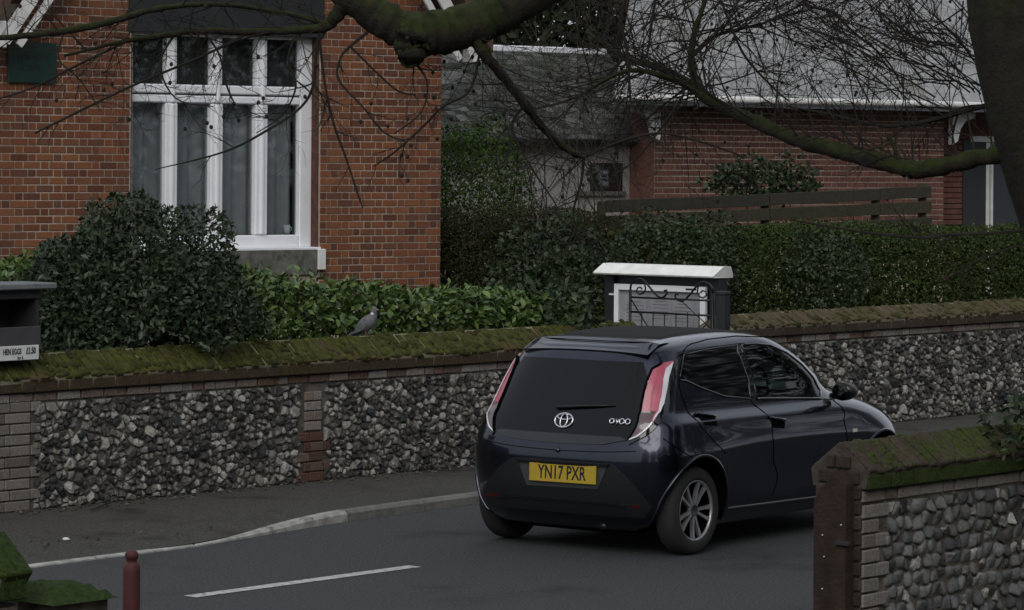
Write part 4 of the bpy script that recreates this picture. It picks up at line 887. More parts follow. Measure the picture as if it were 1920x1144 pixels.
# ------------------------------------------------------------------ egg box on the wall
eg = thing('egg_box', 'small dark egg stall box with grey lid and HEN EGGS sign on the wall', 'egg box', tuple(P(-.13, -.12, 1.19)))
EA = (TD, QD, UP)
m_char = plain('charcoal_board', (.028, .028, .030), .7)
MB().box(P(-.14, -.29, 1.45), (.33, .012, .25), EA).build('back', m_char, eg); MB().box(P(-.14, -.13, 1.215), (.33, .15, .015), EA).build('floor', m_char, eg)
for t in (-.455, .175): MB().box(P(t, -.13, 1.46), (.014, .148, .228), EA).build('side', m_char, eg)
MB().bevbox(P(-.14, .028, 1.355), (.33, .012, .068), EA, .004).build('front_panel', plain('grey_front', (.06, .058, .062), .8), eg)
MB().box(P(-.14, .02, 1.655), (.33, .012, .03), EA).build('top_rail', m_char, eg)
MB().bevbox(P(-.12, -.11, 1.712), (.42, .20, .022), EA, .008).build('lid', mat('felt_lid', ((.14, .15, .155), (.20, .21, .215)), 20, .95, .3), eg)
MB().bevbox(P(-.15, .044, 1.238), (.315, .006, .052), EA, .003).build('sign_board', m_whiteb, eg)
m_ink = plain('marker_ink', (.02, .02, .025), .7)
text('HEN EGGS', eg, frame4(P(-.085, .0525, 1.248), TD, UP, QD), .058, m_ink, sx=.62, bold=.0008); text('£1.50', eg, frame4(P(.087, .0525, 1.25), TD, UP, QD), .064, m_ink, sx=.62, bold=.0012)
text('for 6', eg, frame4(P(-.01, .0525, 1.204), TD, UP, QD), .036, m_ink, sx=.75)
# ------------------------------------------------------------------ red post by the drive
pp = near_ray(247, 1033, 13.2); rp = thing('red_post', 'slim dark red post with turned top beside the low mossy pier', 'post', (pp.x, pp.y, .03))
m_rp = plain('maroon_paint', (.075, .016, .015), .7)
zt = pp.z
MB().lathe([(.036, .0), (.036, zt - .085), (.034, zt - .06), (.026, zt - .048), (.0225, zt - .046)], (pp.x, pp.y, 0), 20).build('shaft', m_rp, rp, True)
MB().lathe([(.0225, zt - .046), (.0215, zt - .034), (.027, zt - .030), (.028, zt - .012), (.022, zt - .002), (.012, zt + .002), (.001, zt + .002)], (pp.x, pp.y, 0), 20).build('finial', m_rp, rp, True)
# wooden gatepost fixed to the end of the near wall
wp = thing('gate_post', 'brown timber gatepost of upright boards fixed to the near flint wall end', 'post', tuple(P(NT - .05, QN - .13, .03)))
MB().prism([P(NT - .075, QN - .262, -.02), P(NT - .075, QN - .262, .83), P(NT - .075, QN - .215, .90), P(NT - .075, QN - .145, .965), P(NT - .075, QN - .145, -.02)], TD * .07).build('board', m_wood, wp)
MB().prism([P(NT - .09, QN - .140, -.02), P(NT - .09, QN - .140, .985), P(NT - .09, QN - .10, 1.0), P(NT - .09, QN - .045, .93), P(NT - .09, QN - .045, -.02)], TD * .085).build('board', m_wood, wp)
MB().bevbox(P(NT - .10, QN - .055, .62), (.012, .045, .012), WAX, .004).build('hinge_strap', m_dark, wp)
for z in (.12, .25, .34, .52, .66, .71):
    for q in ((-.2,), (-.07,))[int(z * 100) % 2]: MB().lathe([(.001, .004), (.004, .002), (.004, -.004)], P(NT + (-.079 if q < -.13 else -.094), QN + q + random.uniform(-.01, .01), z + random.uniform(-.03, .03)), 6, (QD, UP, -TD)).build('nail_head', m_whiteb, wp)
# ------------------------------------------------------------------ wood pigeon on the coping
bp = P(3.80, -.165, 1.205); pg = thing('pigeon', 'grey wood pigeon with white neck patch perched on the mossy coping', 'bird', tuple(bp))
bd = Vector((.93, -.30, 0)).normalized(); bs = Vector((-bd.y, bd.x, 0))
def BP(f, z, s=0.): return bp + (bd * (f if f > 0 else f * .8) + UP * (z - .022 if z > .045 else z * .51) + bs * s) * 1.12
sp = smooth_path([(*BP(-.165, .012), .012), (*BP(-.10, .048), .024), (*BP(-.055, .078), .045), (*BP(-.012, .108), .057), (*BP(.026, .136), .055), (*BP(.046, .166), .040), (*BP(.053, .190), .028), (*BP(.059, .212), .027), (*BP(.067, .226), .022), (*BP(.074, .233), .004)], 5)
m_bird = mat('pigeon_plumage', ((.13, .135, .15), (.18, .18, .19)), 30, .8, .2)
MB().tube([s[:3] for s in sp], [s[3] for s in sp], 16).build('body', m_bird, pg, True)
br_ = MB(); br_.lathe([(.001, -.05), (.025, -.042), (.039, -.015), (.038, .015), (.022, .04), (.001, .048)], BP(.032, .125), 12, (bd, bs, UP)); br_.build('breast', mat('pigeon_breast', ((.20, .165, .16), (.26, .21, .205)), 30, .8), pg, True)
for s in (-1, 1):
    w = MB(); pr = [(.022, .145), (.005, .152), (-.045, .112), (-.10, .062), (-.15, .022), (-.12, .028), (-.06, .052), (.0, .078), (.025, .11)]
    w.add([BP(f, z, s * (.047 if i < 5 else .050) * (1 if f > -.09 else .45)) for i, (f, z) in enumerate(pr)] + [BP(f * .9, z, s * .03 * (1 if f > -.09 else .3)) for f, z in pr], [tuple(range(9))] + [(i, (i + 1) % 9, 9 + (i + 1) % 9, 9 + i) for i in range(9)])
    w.build('wing', mat('pigeon_wing', ((.075, .08, .09), (.11, .112, .12)), 25, .8), pg)
    MB().lathe([(.001, -.004), (.010, -.003), (.013, .001), (.008, .004), (.001, .005)], BP(.053, .187, s * .0255), 10, (UP, bd, bs * s)).build('neck_patch', m_white, pg, True)
    MB().lathe([(.001, -.002), (.004, -.001), (.004, .001), (.001, .003)], BP(.066, .220, s * .0225), 8, (UP, bd, bs * s)).build('eye', m_black, pg, True)
    lg = MB().tube([BP(-.002, .062, s * .018), BP(.004, .03, s * .018), BP(.0, .004, s * .018)], .0045, 6)
    for a in (-.6, 0, .6): lg.tube([BP(.0, .004, s * .018), BP(.026 * math.cos(a), .001, s * .018 + .026 * math.sin(a))], .003, 5)
    lg.build('leg', plain('pigeon_leg', (.25, .12, .11), .7), pg)
MB().prism([BP(-.095, .052, -.022), BP(-.175, .006, -.026), BP(-.18, .004, 0), BP(-.175, .006, .026), BP(-.095, .052, .022)], UP * -.008).build('tail', plain('pigeon_tail', (.07, .073, .08), .8), pg)
MB().tube([BP(.076, .222), BP(.090, .217), BP(.097, .213)], [.006, .0045, .001], 8).build('beak', plain('pigeon_beak', (.3, .22, .12), .6), pg, True)
# ------------------------------------------------------------------ litter on the footway
rnd = random.Random(12)
sk = thing('stick', 'pale thin stick lying at the foot of the flint wall', 'stick', tuple(P(.62, .22, .105)))
MB().tube([P(.42, .33, .112), P(.60, .24, .118), P(.75, .17, .125)], [.008, .009, .006], 6).build('stick', m_twig2, sk, True)
def pebble(nm, label, pos, r, m, cat):
    mb = MB(); n = 8
    for j, (f, h) in enumerate(((.75, 0), (1, .25), (.85, .55), (.4, .8))):
        for i in range(n):
            w = 2 * math.pi * i / n; k = f * r * rnd.uniform(.8, 1.2); mb.v.append(tuple(pos + Vector((k * math.cos(w) * 1.3, k * math.sin(w), r * h))))
    for j in range(3):
        for i in range(n): mb.f.append((j * n + i, j * n + (i + 1) % n, (j + 1) * n + (i + 1) % n, (j + 1) * n + i))
    mb.f.append(tuple(3 * n + i for i in range(n))); o = mb.build(nm, m, None, True); tag(o, label, cat)
pebble('stone', 'single pale flint chip lying on the tarmac footway', P(-.62, 1.25, .055), .022, m_whiteb, 'stone')
gr = MB()
for _ in range(420):
    t, q = rnd.uniform(-2, 7), abs(rnd.gauss(0, .10)) + .01; s = rnd.uniform(.004, .014); gr.bevbox(P(t, q, .10 + s * .5), (s, s * .8, s * .6), (Vector((math.cos(t * 9), math.sin(t * 9), 0)), Vector((-math.sin(t * 9), math.cos(t * 9), 0)), UP), s * .3)
for _ in range(90):
    t, q = rnd.uniform(-2.2, 3), rnd.uniform(.7, 1.6); s = rnd.uniform(.004, .010); gr.bevbox(P(t, q, .05 + s), (s, s, s), None, s * .3)
tag(gr.build('grit', mat('grit_mix', ((.06, .05, .04), (.2, .19, .17)), 30, .9, 0, None, 'isl', [(.05, .04, .03), (.08, .07, .05), (.18, .17, .15), (.04, .045, .03)], .9)), kind='stuff')
# ------------------------------------------------------------------ hatchback
# car frame: x to its right, y forwards from the rear axle, z up
def interp0(T,z):
    # monotone-ish cubic (Catmull/pchip) on table [(z,val)]
    n=len(T)
    if z<=T[0][0]: return T[0][1]
    if z>=T[-1][0]: return T[-1][1]
    for i in range(n-1):
        if z<=T[i+1][0]: break
    def sl(k):
        if k==0 or k==n-1:
            j=min(k,n-2); return (T[j+1][1]-T[j][1])/(T[j+1][0]-T[j][0])
        a=(T[k][1]-T[k-1][1])/(T[k][0]-T[k-1][0]); b=(T[k+1][1]-T[k][1])/(T[k+1][0]-T[k][0])
        return 0. if a*b<=0 else 2*a*b/(a+b)
    h=T[i+1][0]-T[i][0]; t=(z-T[i][0])/h
    m0,m1=sl(i)*h,sl(i+1)*h
    return (2*t**3-3*t*t+1)*T[i][1]+(t**3-2*t*t+t)*m0+(-2*t**3+3*t*t)*T[i+1][1]+(t**3-t*t)*m1
TW=[(0.17,0.733),(0.24,0.790),(0.35,0.822),(0.52,0.838),(0.68,0.841),(0.8,0.822),(0.88,0.802),(0.955,0.741),(1.15,0.688),(1.35,0.615),(1.39,0.589),(1.42,0.546),(1.44,0.482),(1.452,0.385),(1.458,0.245),(1.46,0.101)]
TR=[(0.17,-0.363),(0.24,-0.433),(0.35,-0.478),(0.5,-0.499),(0.62,-0.503),(0.74,-0.488),(0.82,-0.458),(0.95,-0.403),(1.1,-0.328),(1.25,-0.247),(1.33,-0.197),(1.38,-0.141),(1.41,-0.020),(1.43,0.140),(1.445,0.363),(1.455,0.584),(1.46,0.755)]
TF=[(.17,2.9),(.24,3.04),(.35,3.11),(.50,3.13),(.62,3.11),(.72,3.05),(.80,2.95),(.87,2.78),(.93,2.58),(.98,2.36),(1.03,2.20),(1.12,2.05),(1.22,1.90),(1.30,1.75),(1.36,1.61),(1.40,1.46),(1.43,1.26),(1.445,1.08),(1.455,.96),(1.46,.88)]
TLR=[(.17,.30),(.5,.42),(.8,.40),(1.0,.34),(1.35,.34),(1.42,.40),(1.46,.35)]
TLF=[(.17,.6),(.5,.75),(.75,.85),(.95,.95),(1.1,.6),(1.35,.5),(1.46,.3)]
PR,PF=3.3,2.6
def gauss(a): return math.exp(-a*a)
def bulge(y,z):
    b=.018*gauss((y-.0)/.42)*gauss((z-.62)/.2)          # rear haunch
    b+=.018*gauss((y-2.48)/.40)*gauss((z-.62)/.2)       # front wing
    b-=.022*gauss((y-1.2)/.75)*gauss((z-.48)/.17)        # hollow door
    b+=.006*gauss((z-.86+.03*(y-1.2))/.035)*gauss((y-1.0)/1.1) # shoulder line
    return b
def half(y,z):
    yr,yf=interp(TR,z),interp(TF,z); w=interp(TW,z)
    lr,lf=interp(TLR,z),interp(TLF,z)
    L=yf-yr
    if lr+lf>L: k=L/(lr+lf); lr*=k; lf*=k
    if y<=yr or y>=yf: return 0.
    S=1.
    if y<yr+lr: d=(y-yr)/lr; S=(1-(1-d)**PR)**(1/PR)
    elif y>yf-lf: d=(yf-y)/lf; S=(1-(1-d)**PF)**(1/PF)
    return (w+bulge(y,z))*S
def rear(x,z):
    lo,hi=interp(TR,z),interp(TR,z)+interp(TLR,z)
    for _ in range(40):
        m=(lo+hi)/2
        if half(m,z)<abs(x): lo=m
        else: hi=m
    return hi
_LUT = {}
def interp(T, z):
    k = id(T)
    if k not in _LUT: _LUT[k] = [interp0(T, .17 + i * .0005) for i in range(2583)]
    f = min(2581.99, max(0, (z - .17) / .0005)); i = int(f); L = _LUT[k]; return L[i] + (L[i + 1] - L[i]) * (f - i)
HP = math.pi / 2
def sxy(a, z):
    """body surface: a runs from the middle of the tail (0) round the right corner (pi/2) and forwards along the side"""
    sg = 1 if a >= 0 else -1; a = abs(a); yr, lr, w = interp(TR, z), interp(TLR, z), interp(TW, z); yf = interp(TF, z); lf = interp(TLF, z)
    if lr + lf > yf - yr: k = (yf - yr) / (lr + lf); lr *= k
    if a <= HP: y = yr + lr * (1 - max(0, math.cos(a)) ** (2 / PR)); x = (w + bulge(y, z)) * math.sin(a) ** (2 / PR)
    else: y = yr + lr * (1 + (a - HP)); x = half(y, z)
    return Vector((sg * x, y, z))
def inv(x, y, z):
    sg = 1 if x >= 0 else -1; yr, lr, w = interp(TR, z), interp(TLR, z), interp(TW, z)
    if y < yr + lr:
        d = max(0., min(1., 1 - (y - yr) / lr)); ca = d ** (PR / 2); sa = min(1, abs(x) / (w + bulge(y, z))) ** (PR / 2); return sg * math.atan2(sa, ca)
    return sg * (HP + (y - yr - lr) / lr)
def son(a, z, off):
    """surface point pushed out along the normal"""
    e = .004; p = sxy(a, z); da = sxy(a + e, z) - sxy(a - e, z); dz = sxy(a, min(1.458, z + .004)) - sxy(a, z - .004); n = da.cross(dz)
    if n.length < 1e-12: return p
    n.normalize()
    if n.x * p.x + n.y * (p.y - 1.2) < 0: n = -n
    return p + n * off
car = thing('car', 'small dark navy hatchback driving away along the lane', 'car', (1.257 - .815 * math.cos(rad(36.5)), 21.45 + .815 * math.sin(rad(36.5)), 0), -rad(36.5)); LOCAL.add(car)
m_paint = plain('navy_paint', (.028, .031, .050), .30, 1., 1.)
m_gloss = plain('gloss_black', (.006, .007, .008), .06, 0, .6); m_satin = plain('satin_black_plastic', (.009, .010, .011), .4)
m_tint = plain('tinted_glass', (.003, .004, .005), .05, 0, 0, .35); m_tyre = plain('tyre_rubber', (.022, .022, .022), .85)
m_alloy = plain('alloy_silver', (.46, .46, .47), .42, .8); m_gap = plain('panel_gap', (.003, .003, .004), .9, 0, 0, .05)  # m_gap: near-black for joints, also for shade painted inside the wheels
m_chrome = plain('chrome', (.75, .76, .78), .18, 1.); m_lred = plain('lamp_red', (.55, .12, .17), .2, 0, .5)
m_lwhite = plain('lamp_white', (.86, .87, .90), .12, 0, 1.); m_lsmoke = plain('lamp_smoke', (.12, .07, .075), .12, 0, 1.)
m_plate = mat('plate_yellow', ((.42, .29, .025), (.50, .35, .04)), 6, .4); m_fabric = mat('fabric_roof', ((.014, .014, .014), (.022, .022, .021)), 40, .85, .2, 200)
m_int = plain('cabin_grey', (.03, .033, .034), .8); m_cglass = glass('car_glass', (.62, .70, .68), 1.2)
def patch(name, poly, off, material, step=(.05, .03), mirror=False, skirt=.012, smooth=True, par=None):
    """a panel that follows the body; poly: (x, y, z) corners lying near the surface"""
    pa = [(inv(*p), p[2]) for p in poly]; bm = bmesh.new(); vs = [bm.verts.new((a, z, 0)) for a, z in pa]; bm.faces.new(vs)
    for i, (lo, hi, st) in enumerate(((min(a for a, z in pa), max(a for a, z in pa), step[0] * 2), (min(z for a, z in pa), max(z for a, z in pa), step[1]))):
        k = math.floor(lo / st) * st
        while k < hi:
            no = (1, 0, 0) if i == 0 else (0, 1, 0); co = (k, 0, 0) if i == 0 else (0, k, 0)
            bmesh.ops.bisect_plane(bm, geom=bm.verts[:] + bm.edges[:] + bm.faces[:], plane_co=co, plane_no=no); k += st
    bmesh.ops.triangulate(bm, faces=[f for f in bm.faces if len(f.verts) > 4])
    r = bmesh.ops.extrude_edge_only(bm, edges=[e for e in bm.edges if len(e.link_faces) == 1]); low = {v for v in r['geom'] if isinstance(v, bmesh.types.BMVert)}
    for v in bm.verts: a, z = v.co.x, v.co.y; v.co = son(a, z, off - skirt if v in low else off)
    res = []
    for sg in ((1, -1) if mirror else (1,)):
        b2 = bm.copy()
        if sg < 0:
            for v in b2.verts: v.co.x = -v.co.x
        bmesh.ops.recalc_face_normals(b2, faces=b2.faces[:]); me = bpy.data.meshes.new(name); b2.to_mesh(me); b2.free(); me.materials.append(material)
        if smooth:
            me.polygons.foreach_set('use_smooth', [True] * len(me.polygons)); me.set_sharp_from_angle(angle=rad(40))
        res.append(link(name, me, par or car))
    bm.free(); return res
def strip(name, pts, w, off, material, mirror=False, dens=.03, par=None):
    """narrow line following the body through (x, y, z) points"""
    q = [(inv(*p), p[2]) for p in pts]; path = []
    for (a0, z0), (a1, z1) in zip(q, q[1:]):
        n = max(2, int(math.hypot((a1 - a0) * .4, z1 - z0) / dens))
        path += [(a0 + (a1 - a0) * i / n, z0 + (z1 - z0) * i / n) for i in range(n)]
    path.append(q[-1])
    for sg in ((1, -1) if mirror else (1,)):
        v = [son(a, z, off) for a, z in path]
        if sg < 0: v = [Vector((-p.x, p.y, p.z)) for p in v]
        MB().tube(v, w, 5).build(name, material, par or car, True)
# body shell
zs = list(np.linspace(.17, 1.33, 62)) + list(1.33 + (1.4595 - 1.33) * (1 - (1 - np.linspace(0, 1, 27)[1:]) ** 1.9)); NA, NS, NF = 20, 64, 20; ring = []
def ringpts(z):
    yr, yf, lr, lf, w = interp(TR, z), interp(TF, z), interp(TLR, z), interp(TLF, z), interp(TW, z)
    if lr + lf > yf - yr: k = (yf - yr) / (lr + lf) * .999; lr *= k; lf *= k
    out = []
    for i in range(NA + 1): a = HP * i / NA; y = yr + lr * (1 - max(0, math.cos(a)) ** (2 / PR)); out.append(((w + bulge(y, z)) * math.sin(a) ** (2 / PR), y))
    for i in range(1, NS): y = yr + lr + (yf - lf - yr - lr) * i / NS; out.append((w + bulge(y, z), y))
    for i in range(NF + 1): a = HP * (1 - i / NF); y = yf - lf * (1 - max(0, math.cos(a)) ** (2 / PF)); out.append(((w + bulge(y, z)) * math.sin(a) ** (2 / PF), y))
    return out
mb = MB(); NR = 0
for z in zs:
    R_ = ringpts(z); full = R_ + [(-x, y) for x, y in reversed(R_[1:-1])]; NR = len(full); mb.v += [(x, y, z) for x, y in full]
for i in range(len(zs) - 1):
    for j in range(NR): mb.f.append((i * NR + j, i * NR + (j + 1) % NR, (i + 1) * NR + (j + 1) % NR, (i + 1) * NR + j))
mb.f.append(tuple(reversed(range(NR)))); mb.f.append(tuple((len(zs) - 1) * NR + j for j in range(NR)))
WR, WB_, WZ = .355, 2.48, .298
cut = MB()
for y, WR in ((0, .355), (WB_ - .04, .375)):
    for s in (1, -1): cut.lathe([(0.0001, .44), (WR, .44), (WR, 1.2), (0.0001, 1.2)], (0, y, WZ + .012), 48, (Vector((0, 1, 0)), Vector((0, 0, 1)), Vector((s, 0, 0))))
FW = [(.875, 1.342), (.885, 1.005), (1.70, .955), (1.745, 1.01), (1.68, 1.10), (1.55, 1.20), (1.40, 1.275), (1.20, 1.325), (1.05, 1.345)]
cut2 = MB().prism([(-1.2, y, z) for y, z in FW], (2.4, 0, 0)); cut2.v = [tuple(v) for v in cut2.v]
cut3 = MB().prism([(x, 1.30, z) for x, z in ((-.53, 1.02), (.53, 1.02), (.46, 1.20), (.36, 1.345), (-.36, 1.345), (-.46, 1.20))], (0, 1.4, 0))
shell = bpy.data.objects.new('shell_tmp', mb.mesh('shell', m_paint, True)); COL.objects.link(shell); tmp = []
for cm, mt in ((cut, m_gap), (cut2, m_int), (cut3, m_int)):
    o = bpy.data.objects.new('cut_tmp', cm.mesh('cut', mt)); COL.objects.link(o); tmp.append(o)
    md = shell.modifiers.new('cut', 'BOOLEAN'); md.object = o; md.operation = 'DIFFERENCE'; md.solver = 'EXACT'; md.material_mode = 'TRANSFER'
dg = bpy.context.evaluated_depsgraph_get(); me = bpy.data.meshes.new_from_object(shell.evaluated_get(dg)); me.name = 'body'
for o in tmp + [shell]: bpy.data.objects.remove(o)
me.polygons.foreach_set('use_smooth', [True] * len(me.polygons)); me.set_sharp_from_angle(angle=rad(38))
body = link('body', me, car)
# roof: black fabric panel over the middle
def topz(x, y):
    lo, hi = 1.2, 1.4599
    for _ in range(26):
        m = (lo + hi) / 2
        if half(y, m) > abs(x): lo = m
        else: hi = m
    return lo
mb = MB(); nx, ny = 20, 34
for j in range(ny + 1):
    y = .13 + 1.22 * j / ny
    for i in range(nx + 1):
        x = -.435 + .87 * i / nx; yy = y + .05 * (1 - abs(x / .435) ** 2.5) * (-1 if j == 0 else 0); mb.v.append((x, yy, topz(x, yy) + (.010 if 0 < i < nx and 0 < j < ny else -.004)))
mb.f = [(j * (nx + 1) + i, j * (nx + 1) + i + 1, (j + 1) * (nx + 1) + i + 1, (j + 1) * (nx + 1) + i) for j in range(ny) for i in range(nx)]
mb.build('fabric_roof', m_fabric, car, True)
# roof spoiler
mb = MB(); n = 24; secs = []
for i in range(n + 1):
    f = -1 + 2 * i / n; x = .52 * f; k = 1 - abs(f) ** 4; ym = .02 * abs(f) ** 3
    secs.append([(x, .10, topz(x * .96, .10) + .002), (x, -.02, topz(x * .90, .0) + .012 * k + .004), (x, -.165 + ym, 1.358 + .008 * k - .012 * f * f), (x, -.190 + ym, 1.348 + .008 * k - .012 * f * f), (x, -.185 + ym, 1.338 - .01 * f * f)])
m_ = len(secs[0])
for s in secs: mb.v += s
mb.f = [(i * m_ + j, i * m_ + j + 1, (i + 1) * m_ + j + 1, (i + 1) * m_ + j) for i in range(n) for j in range(m_ - 1)]
spo = mb.build('spoiler', m_paint, car, True); spo.data.set_sharp_from_angle(angle=rad(20))
mb = MB()
for i in range(n + 1):
    f = -1 + 2 * i / n; x = .505 * f; ym = .02 * abs(f) ** 3; mb.v += [(x, -.184 + ym, 1.337 - .01 * f * f), (x * .995, -.172 + ym, 1.308 - .006 * f * f), (x * .99, -.165 + .02 * abs(f) ** 3, 1.285)]
mb.f = [(i * 3 + j, i * 3 + j + 1, (i + 1) * 3 + j + 1, (i + 1) * 3 + j) for i in range(n) for j in range(2)]
mb.build('spoiler_underside', m_gloss, spo, True)
MB().bevbox((0, -.184, 1.320), (.105, .006, .009), (Vector((1, 0, 0)), Vector((0, 1, .3)).normalized(), Vector((0, -.3, 1)).normalized()), .003).build('brake_light', plain('dark_red_lens', (.05, .006, .006), .2), spo)
strip('panel_gap', [(-.48, -.10, 1.366), (-.40, .03, 1.398), (-.25, .0, 1.40), (.25, .0, 1.40), (.40, .03, 1.398), (.48, -.10, 1.366)], .0035, .012, m_gap, par=spo)
# tailgate glass, lamps
RG = [(-.50, -.18, 1.285), (.50, -.18, 1.285), (.545, -.21, 1.19), (.555, -.264, 1.10), (.575, -.335, .97), (.575, -.374, .90), (.545, -.437, .785), (.384, -.476, .748), (0, -.489, .735), (-.384, -.476, .748), (-.545, -.437, .785), (-.575, -.374, .90), (-.575, -.335, .97), (-.555, -.264, 1.10), (-.545, -.21, 1.19)]
tg = patch('tailgate_glass', RG, .006, m_tint)[0]
patch('glass_border', [(-.485, -.44, .80), (.485, -.44, .80), (.54, -.437, .783), (.384, -.476, .750), (0, -.489, .737), (-.384, -.476, .750), (-.54, -.437, .783)], .0075, m_gloss, par=tg)
LT = [(.614, -.027, 1.292), (.583, -.11, 1.276), (.556, -.171, 1.24), (.553, -.211, 1.185), (.560, -.264, 1.101), (.582, -.335, .97), (.585, -.374, .897), (.552, -.437, .779), (.609, -.41, .805), (.679, -.338, .894), (.702, -.268, .965), (.695, -.224, 1.018), (.649, -.118, 1.185)]
for o in patch('tail_lamp', LT, .013, m_lred, mirror=True, step=(.04, .025)):
    sg = 1 if o.data.vertices[0].co.x > 0 else -1
    def sub(nm, poly, off, mm):
        r = patch(nm, poly, off, mm, step=(.04, .025), par=o)[0]
        if sg < 0:
            for v in r.data.vertices: v.co.x = -v.co.x
            r.data.flip_normals()
    sub('light_guide', [(.616, -.032, 1.284), (.608, -.105, 1.242), (.628, -.155, 1.174), (.660, -.215, 1.066), (.687, -.275, .971), (.671, -.332, .905), (.675, -.338, .896), (.701, -.268, .966), (.694, -.224, 1.018), (.648, -.118, 1.185)], .0165, m_lwhite)
    sub('lower_lens', [(.584, -.335, .968), (.676, -.287, .968), (.664, -.335, .903), (.60, -.41, .81), (.556, -.437, .783), (.586, -.374, .897)], .015, m_lsmoke)
    sub('lamp_edge', [(.552, -.437, .777), (.556, -.437, .785), (.602, -.41, .811), (.668, -.338, .900), (.678, -.338, .893), (.609, -.41, .803)], .0175, m_lwhite)
    sub('reflector', [(.5525, -.225, 1.165), (.560, -.22, 1.162), (.563, -.25, 1.122), (.5545, -.254, 1.115)], .0155, m_lwhite)
for o in patch('lamp_trim', [(.612, .049, 1.315), (.612, -.027, 1.294), (.651, -.118, 1.185), (.697, -.224, 1.018), (.704, -.268, .965), (.681, -.338, .894), (.61, -.41, .803), (.552, -.437, .777), (.56, -.444, .755), (.66, -.386, .815), (.718, -.296, .912), (.731, -.217, .97), (.67, -.07, 1.171)], .010, m_gloss, mirror=True): pass
strip('lamp_seal', LT[1:8], .010, .010, m_gap, mirror=True)
# wiper, emblem, badge
def onrear(x, z, off): return son(inv(x, rear(x, z), z), z, off)
MB().tube([onrear(-.05, .962, .018), onrear(.10, .975, .024), onrear(.25, .985, .022), onrear(.40, .996, .016)], [.014, .010, .008, .004], 6).build('wiper', m_satin, car, True)
pc = onrear(.03, .884, .012); pn = (onrear(.03, .884, .05) - onrear(.03, .884, .0)).normalized(); px = Vector((1, 0, 0)); pz = pn.cross(px); pz = pz if pz.z > 0 else -pz
def oval(rx, rz, r, c=(0, 0), n=36): return [pc + px * (c[0] + rx * math.cos(2 * math.pi * i / n)) + pz * (c[1] + rz * math.sin(2 * math.pi * i / n)) for i in range(n + 1)]
em = MB().tube(oval(.073, .050, 0), .0075, 8, False).build('emblem', m_chrome, car, True)
MB().tube(oval(.028, .046, 0), .006, 6, False).build('emblem_ring', m_chrome, em, True); MB().tube(oval(.058, .021, 0, (0, .026)), .006, 6, False).build('emblem_ring', m_chrome, em, True)
def curve_txt(pts, nm, par, r=.0065): MB().tube(pts, r, 6).build(nm, m_chrome, par, True)
bc = onrear(.47, .898, .012); bn = (onrear(.47, .898, .06) - onrear(.47, .898, 0)).normalized(); bx = (onrear(.52, .898, .012) - onrear(.42, .898, .012)).normalized(); bz = bn.cross(bx); bz = bz if bz.z > 0 else -bz
def bq(L): return [bc + bx * x + bz * z for x, z in L]
def circ(cx, cz, r, a0=0, a1=360, n=16): return [(cx + r * math.cos(rad(a0 + (a1 - a0) * i / n)), cz + r * math.sin(rad(a0 + (a1 - a0) * i / n))) for i in range(n + 1)]
bdg = MB().tube(bq(circ(-.062, 0, .016)), .0055, 6, False).build('badge_letter', m_chrome, car, True)
curve_txt(bq([(-.046, .016), (-.046, -.017)]), 'badge_letter', car, .0055); curve_txt(bq([(-.032, .016), (-.024, -.012)]), 'badge_letter', car, .0055); curve_txt(bq([(-.012, .016), (-.028, -.028)]), 'badge_letter', car, .0055)
curve_txt(bq(circ(.012, 0, .018)), 'badge_letter', car, .006); curve_txt(bq(circ(.055, 0, .018)), 'badge_letter', car, .006)
# bumper, plate
patch('bumper_insert', [(-.36, -.49, .618), (-.2, -.495, .626), (.3, -.495, .626), (.46, -.48, .618), (.70, -.38, .345), (.66, -.39, .27), (-.60, -.40, .27), (-.66, -.39, .345)], .004, m_satin)
patch('plate_recess', [(-.30, -.497, .600), (.42, -.483, .610), (.345, -.486, .452), (-.235, -.489, .440)], .008, plain('recess_grey', (.045, .047, .05), .5))
patch('plate_light_bar', [(-.31, -.497, .612), (.43, -.483, .622), (.42, -.483, .602), (-.30, -.497, .594)], .020, m_gloss, skirt=.02)
def onr2(x, z, off): return Vector((x, rear(x, z) - off, z))
pcn = onr2(.075, .540, .018); pxx = (onr2(.30, .542, .018) - onr2(-.15, .538, .018)).normalized(); pu = Vector((0, .04, 1)).normalized(); pnn = pxx.cross(pu); pu = pnn.cross(pxx) * (1 if pnn.cross(pxx).z > 0 else -1); pnn = -pnn if pnn.y > 0 else pnn
pl = MB().bevbox(pcn, (.274, .004, .062), (pxx, pnn, pu), .003).build('number_plate', m_plate, car)
text('YN17 PXR', pl, frame4(pcn + pnn * .0046 - pxx * .004, pxx, pu, pnn), .128, plain('plate_black', (.01, .01, .01), .5), .0006, .68, bold=.0022)
patch('bumper_lip', [(-.50, -.45, .352), (-.42, -.46, .368), (.47, -.46, .368), (.56, -.45, .352), (.52, -.45, .335), (.45, -.46, .350), (-.40, -.46, .350), (-.46, -.45, .335)], .014, m_gloss, skirt=.02)
for x0, x1 in ((-.64, -.47), (.53, .68)): patch('bumper_reflector', [(x0, -.41, .355), (x1, -.44, .358), (x1, -.44, .338), (x0, -.41, .335)], .008, plain('dark_red_lens', (.05, .006, .006), .2))
MB().tube([onrear(.02, .690, .001), onrear(.02, .690, .010)], [.017, .014], 14).build('camera_button', m_gloss, car, True)
strip('panel_gap', [(-.60, -.43, .715), (-.40, -.47, .700), (0, -.49, .690), (.40, -.47, .700), (.60, -.43, .715)], .003, .0005, m_gap)
MB().bevbox((.0, -.12, .20), (.50, .2, .06), None, .02).build('underbody', m_gap, car); MB().tube([(.32, -.40, .19), (.32, -.1, .2)], .025, 10).build('exhaust', m_satin, car, True)
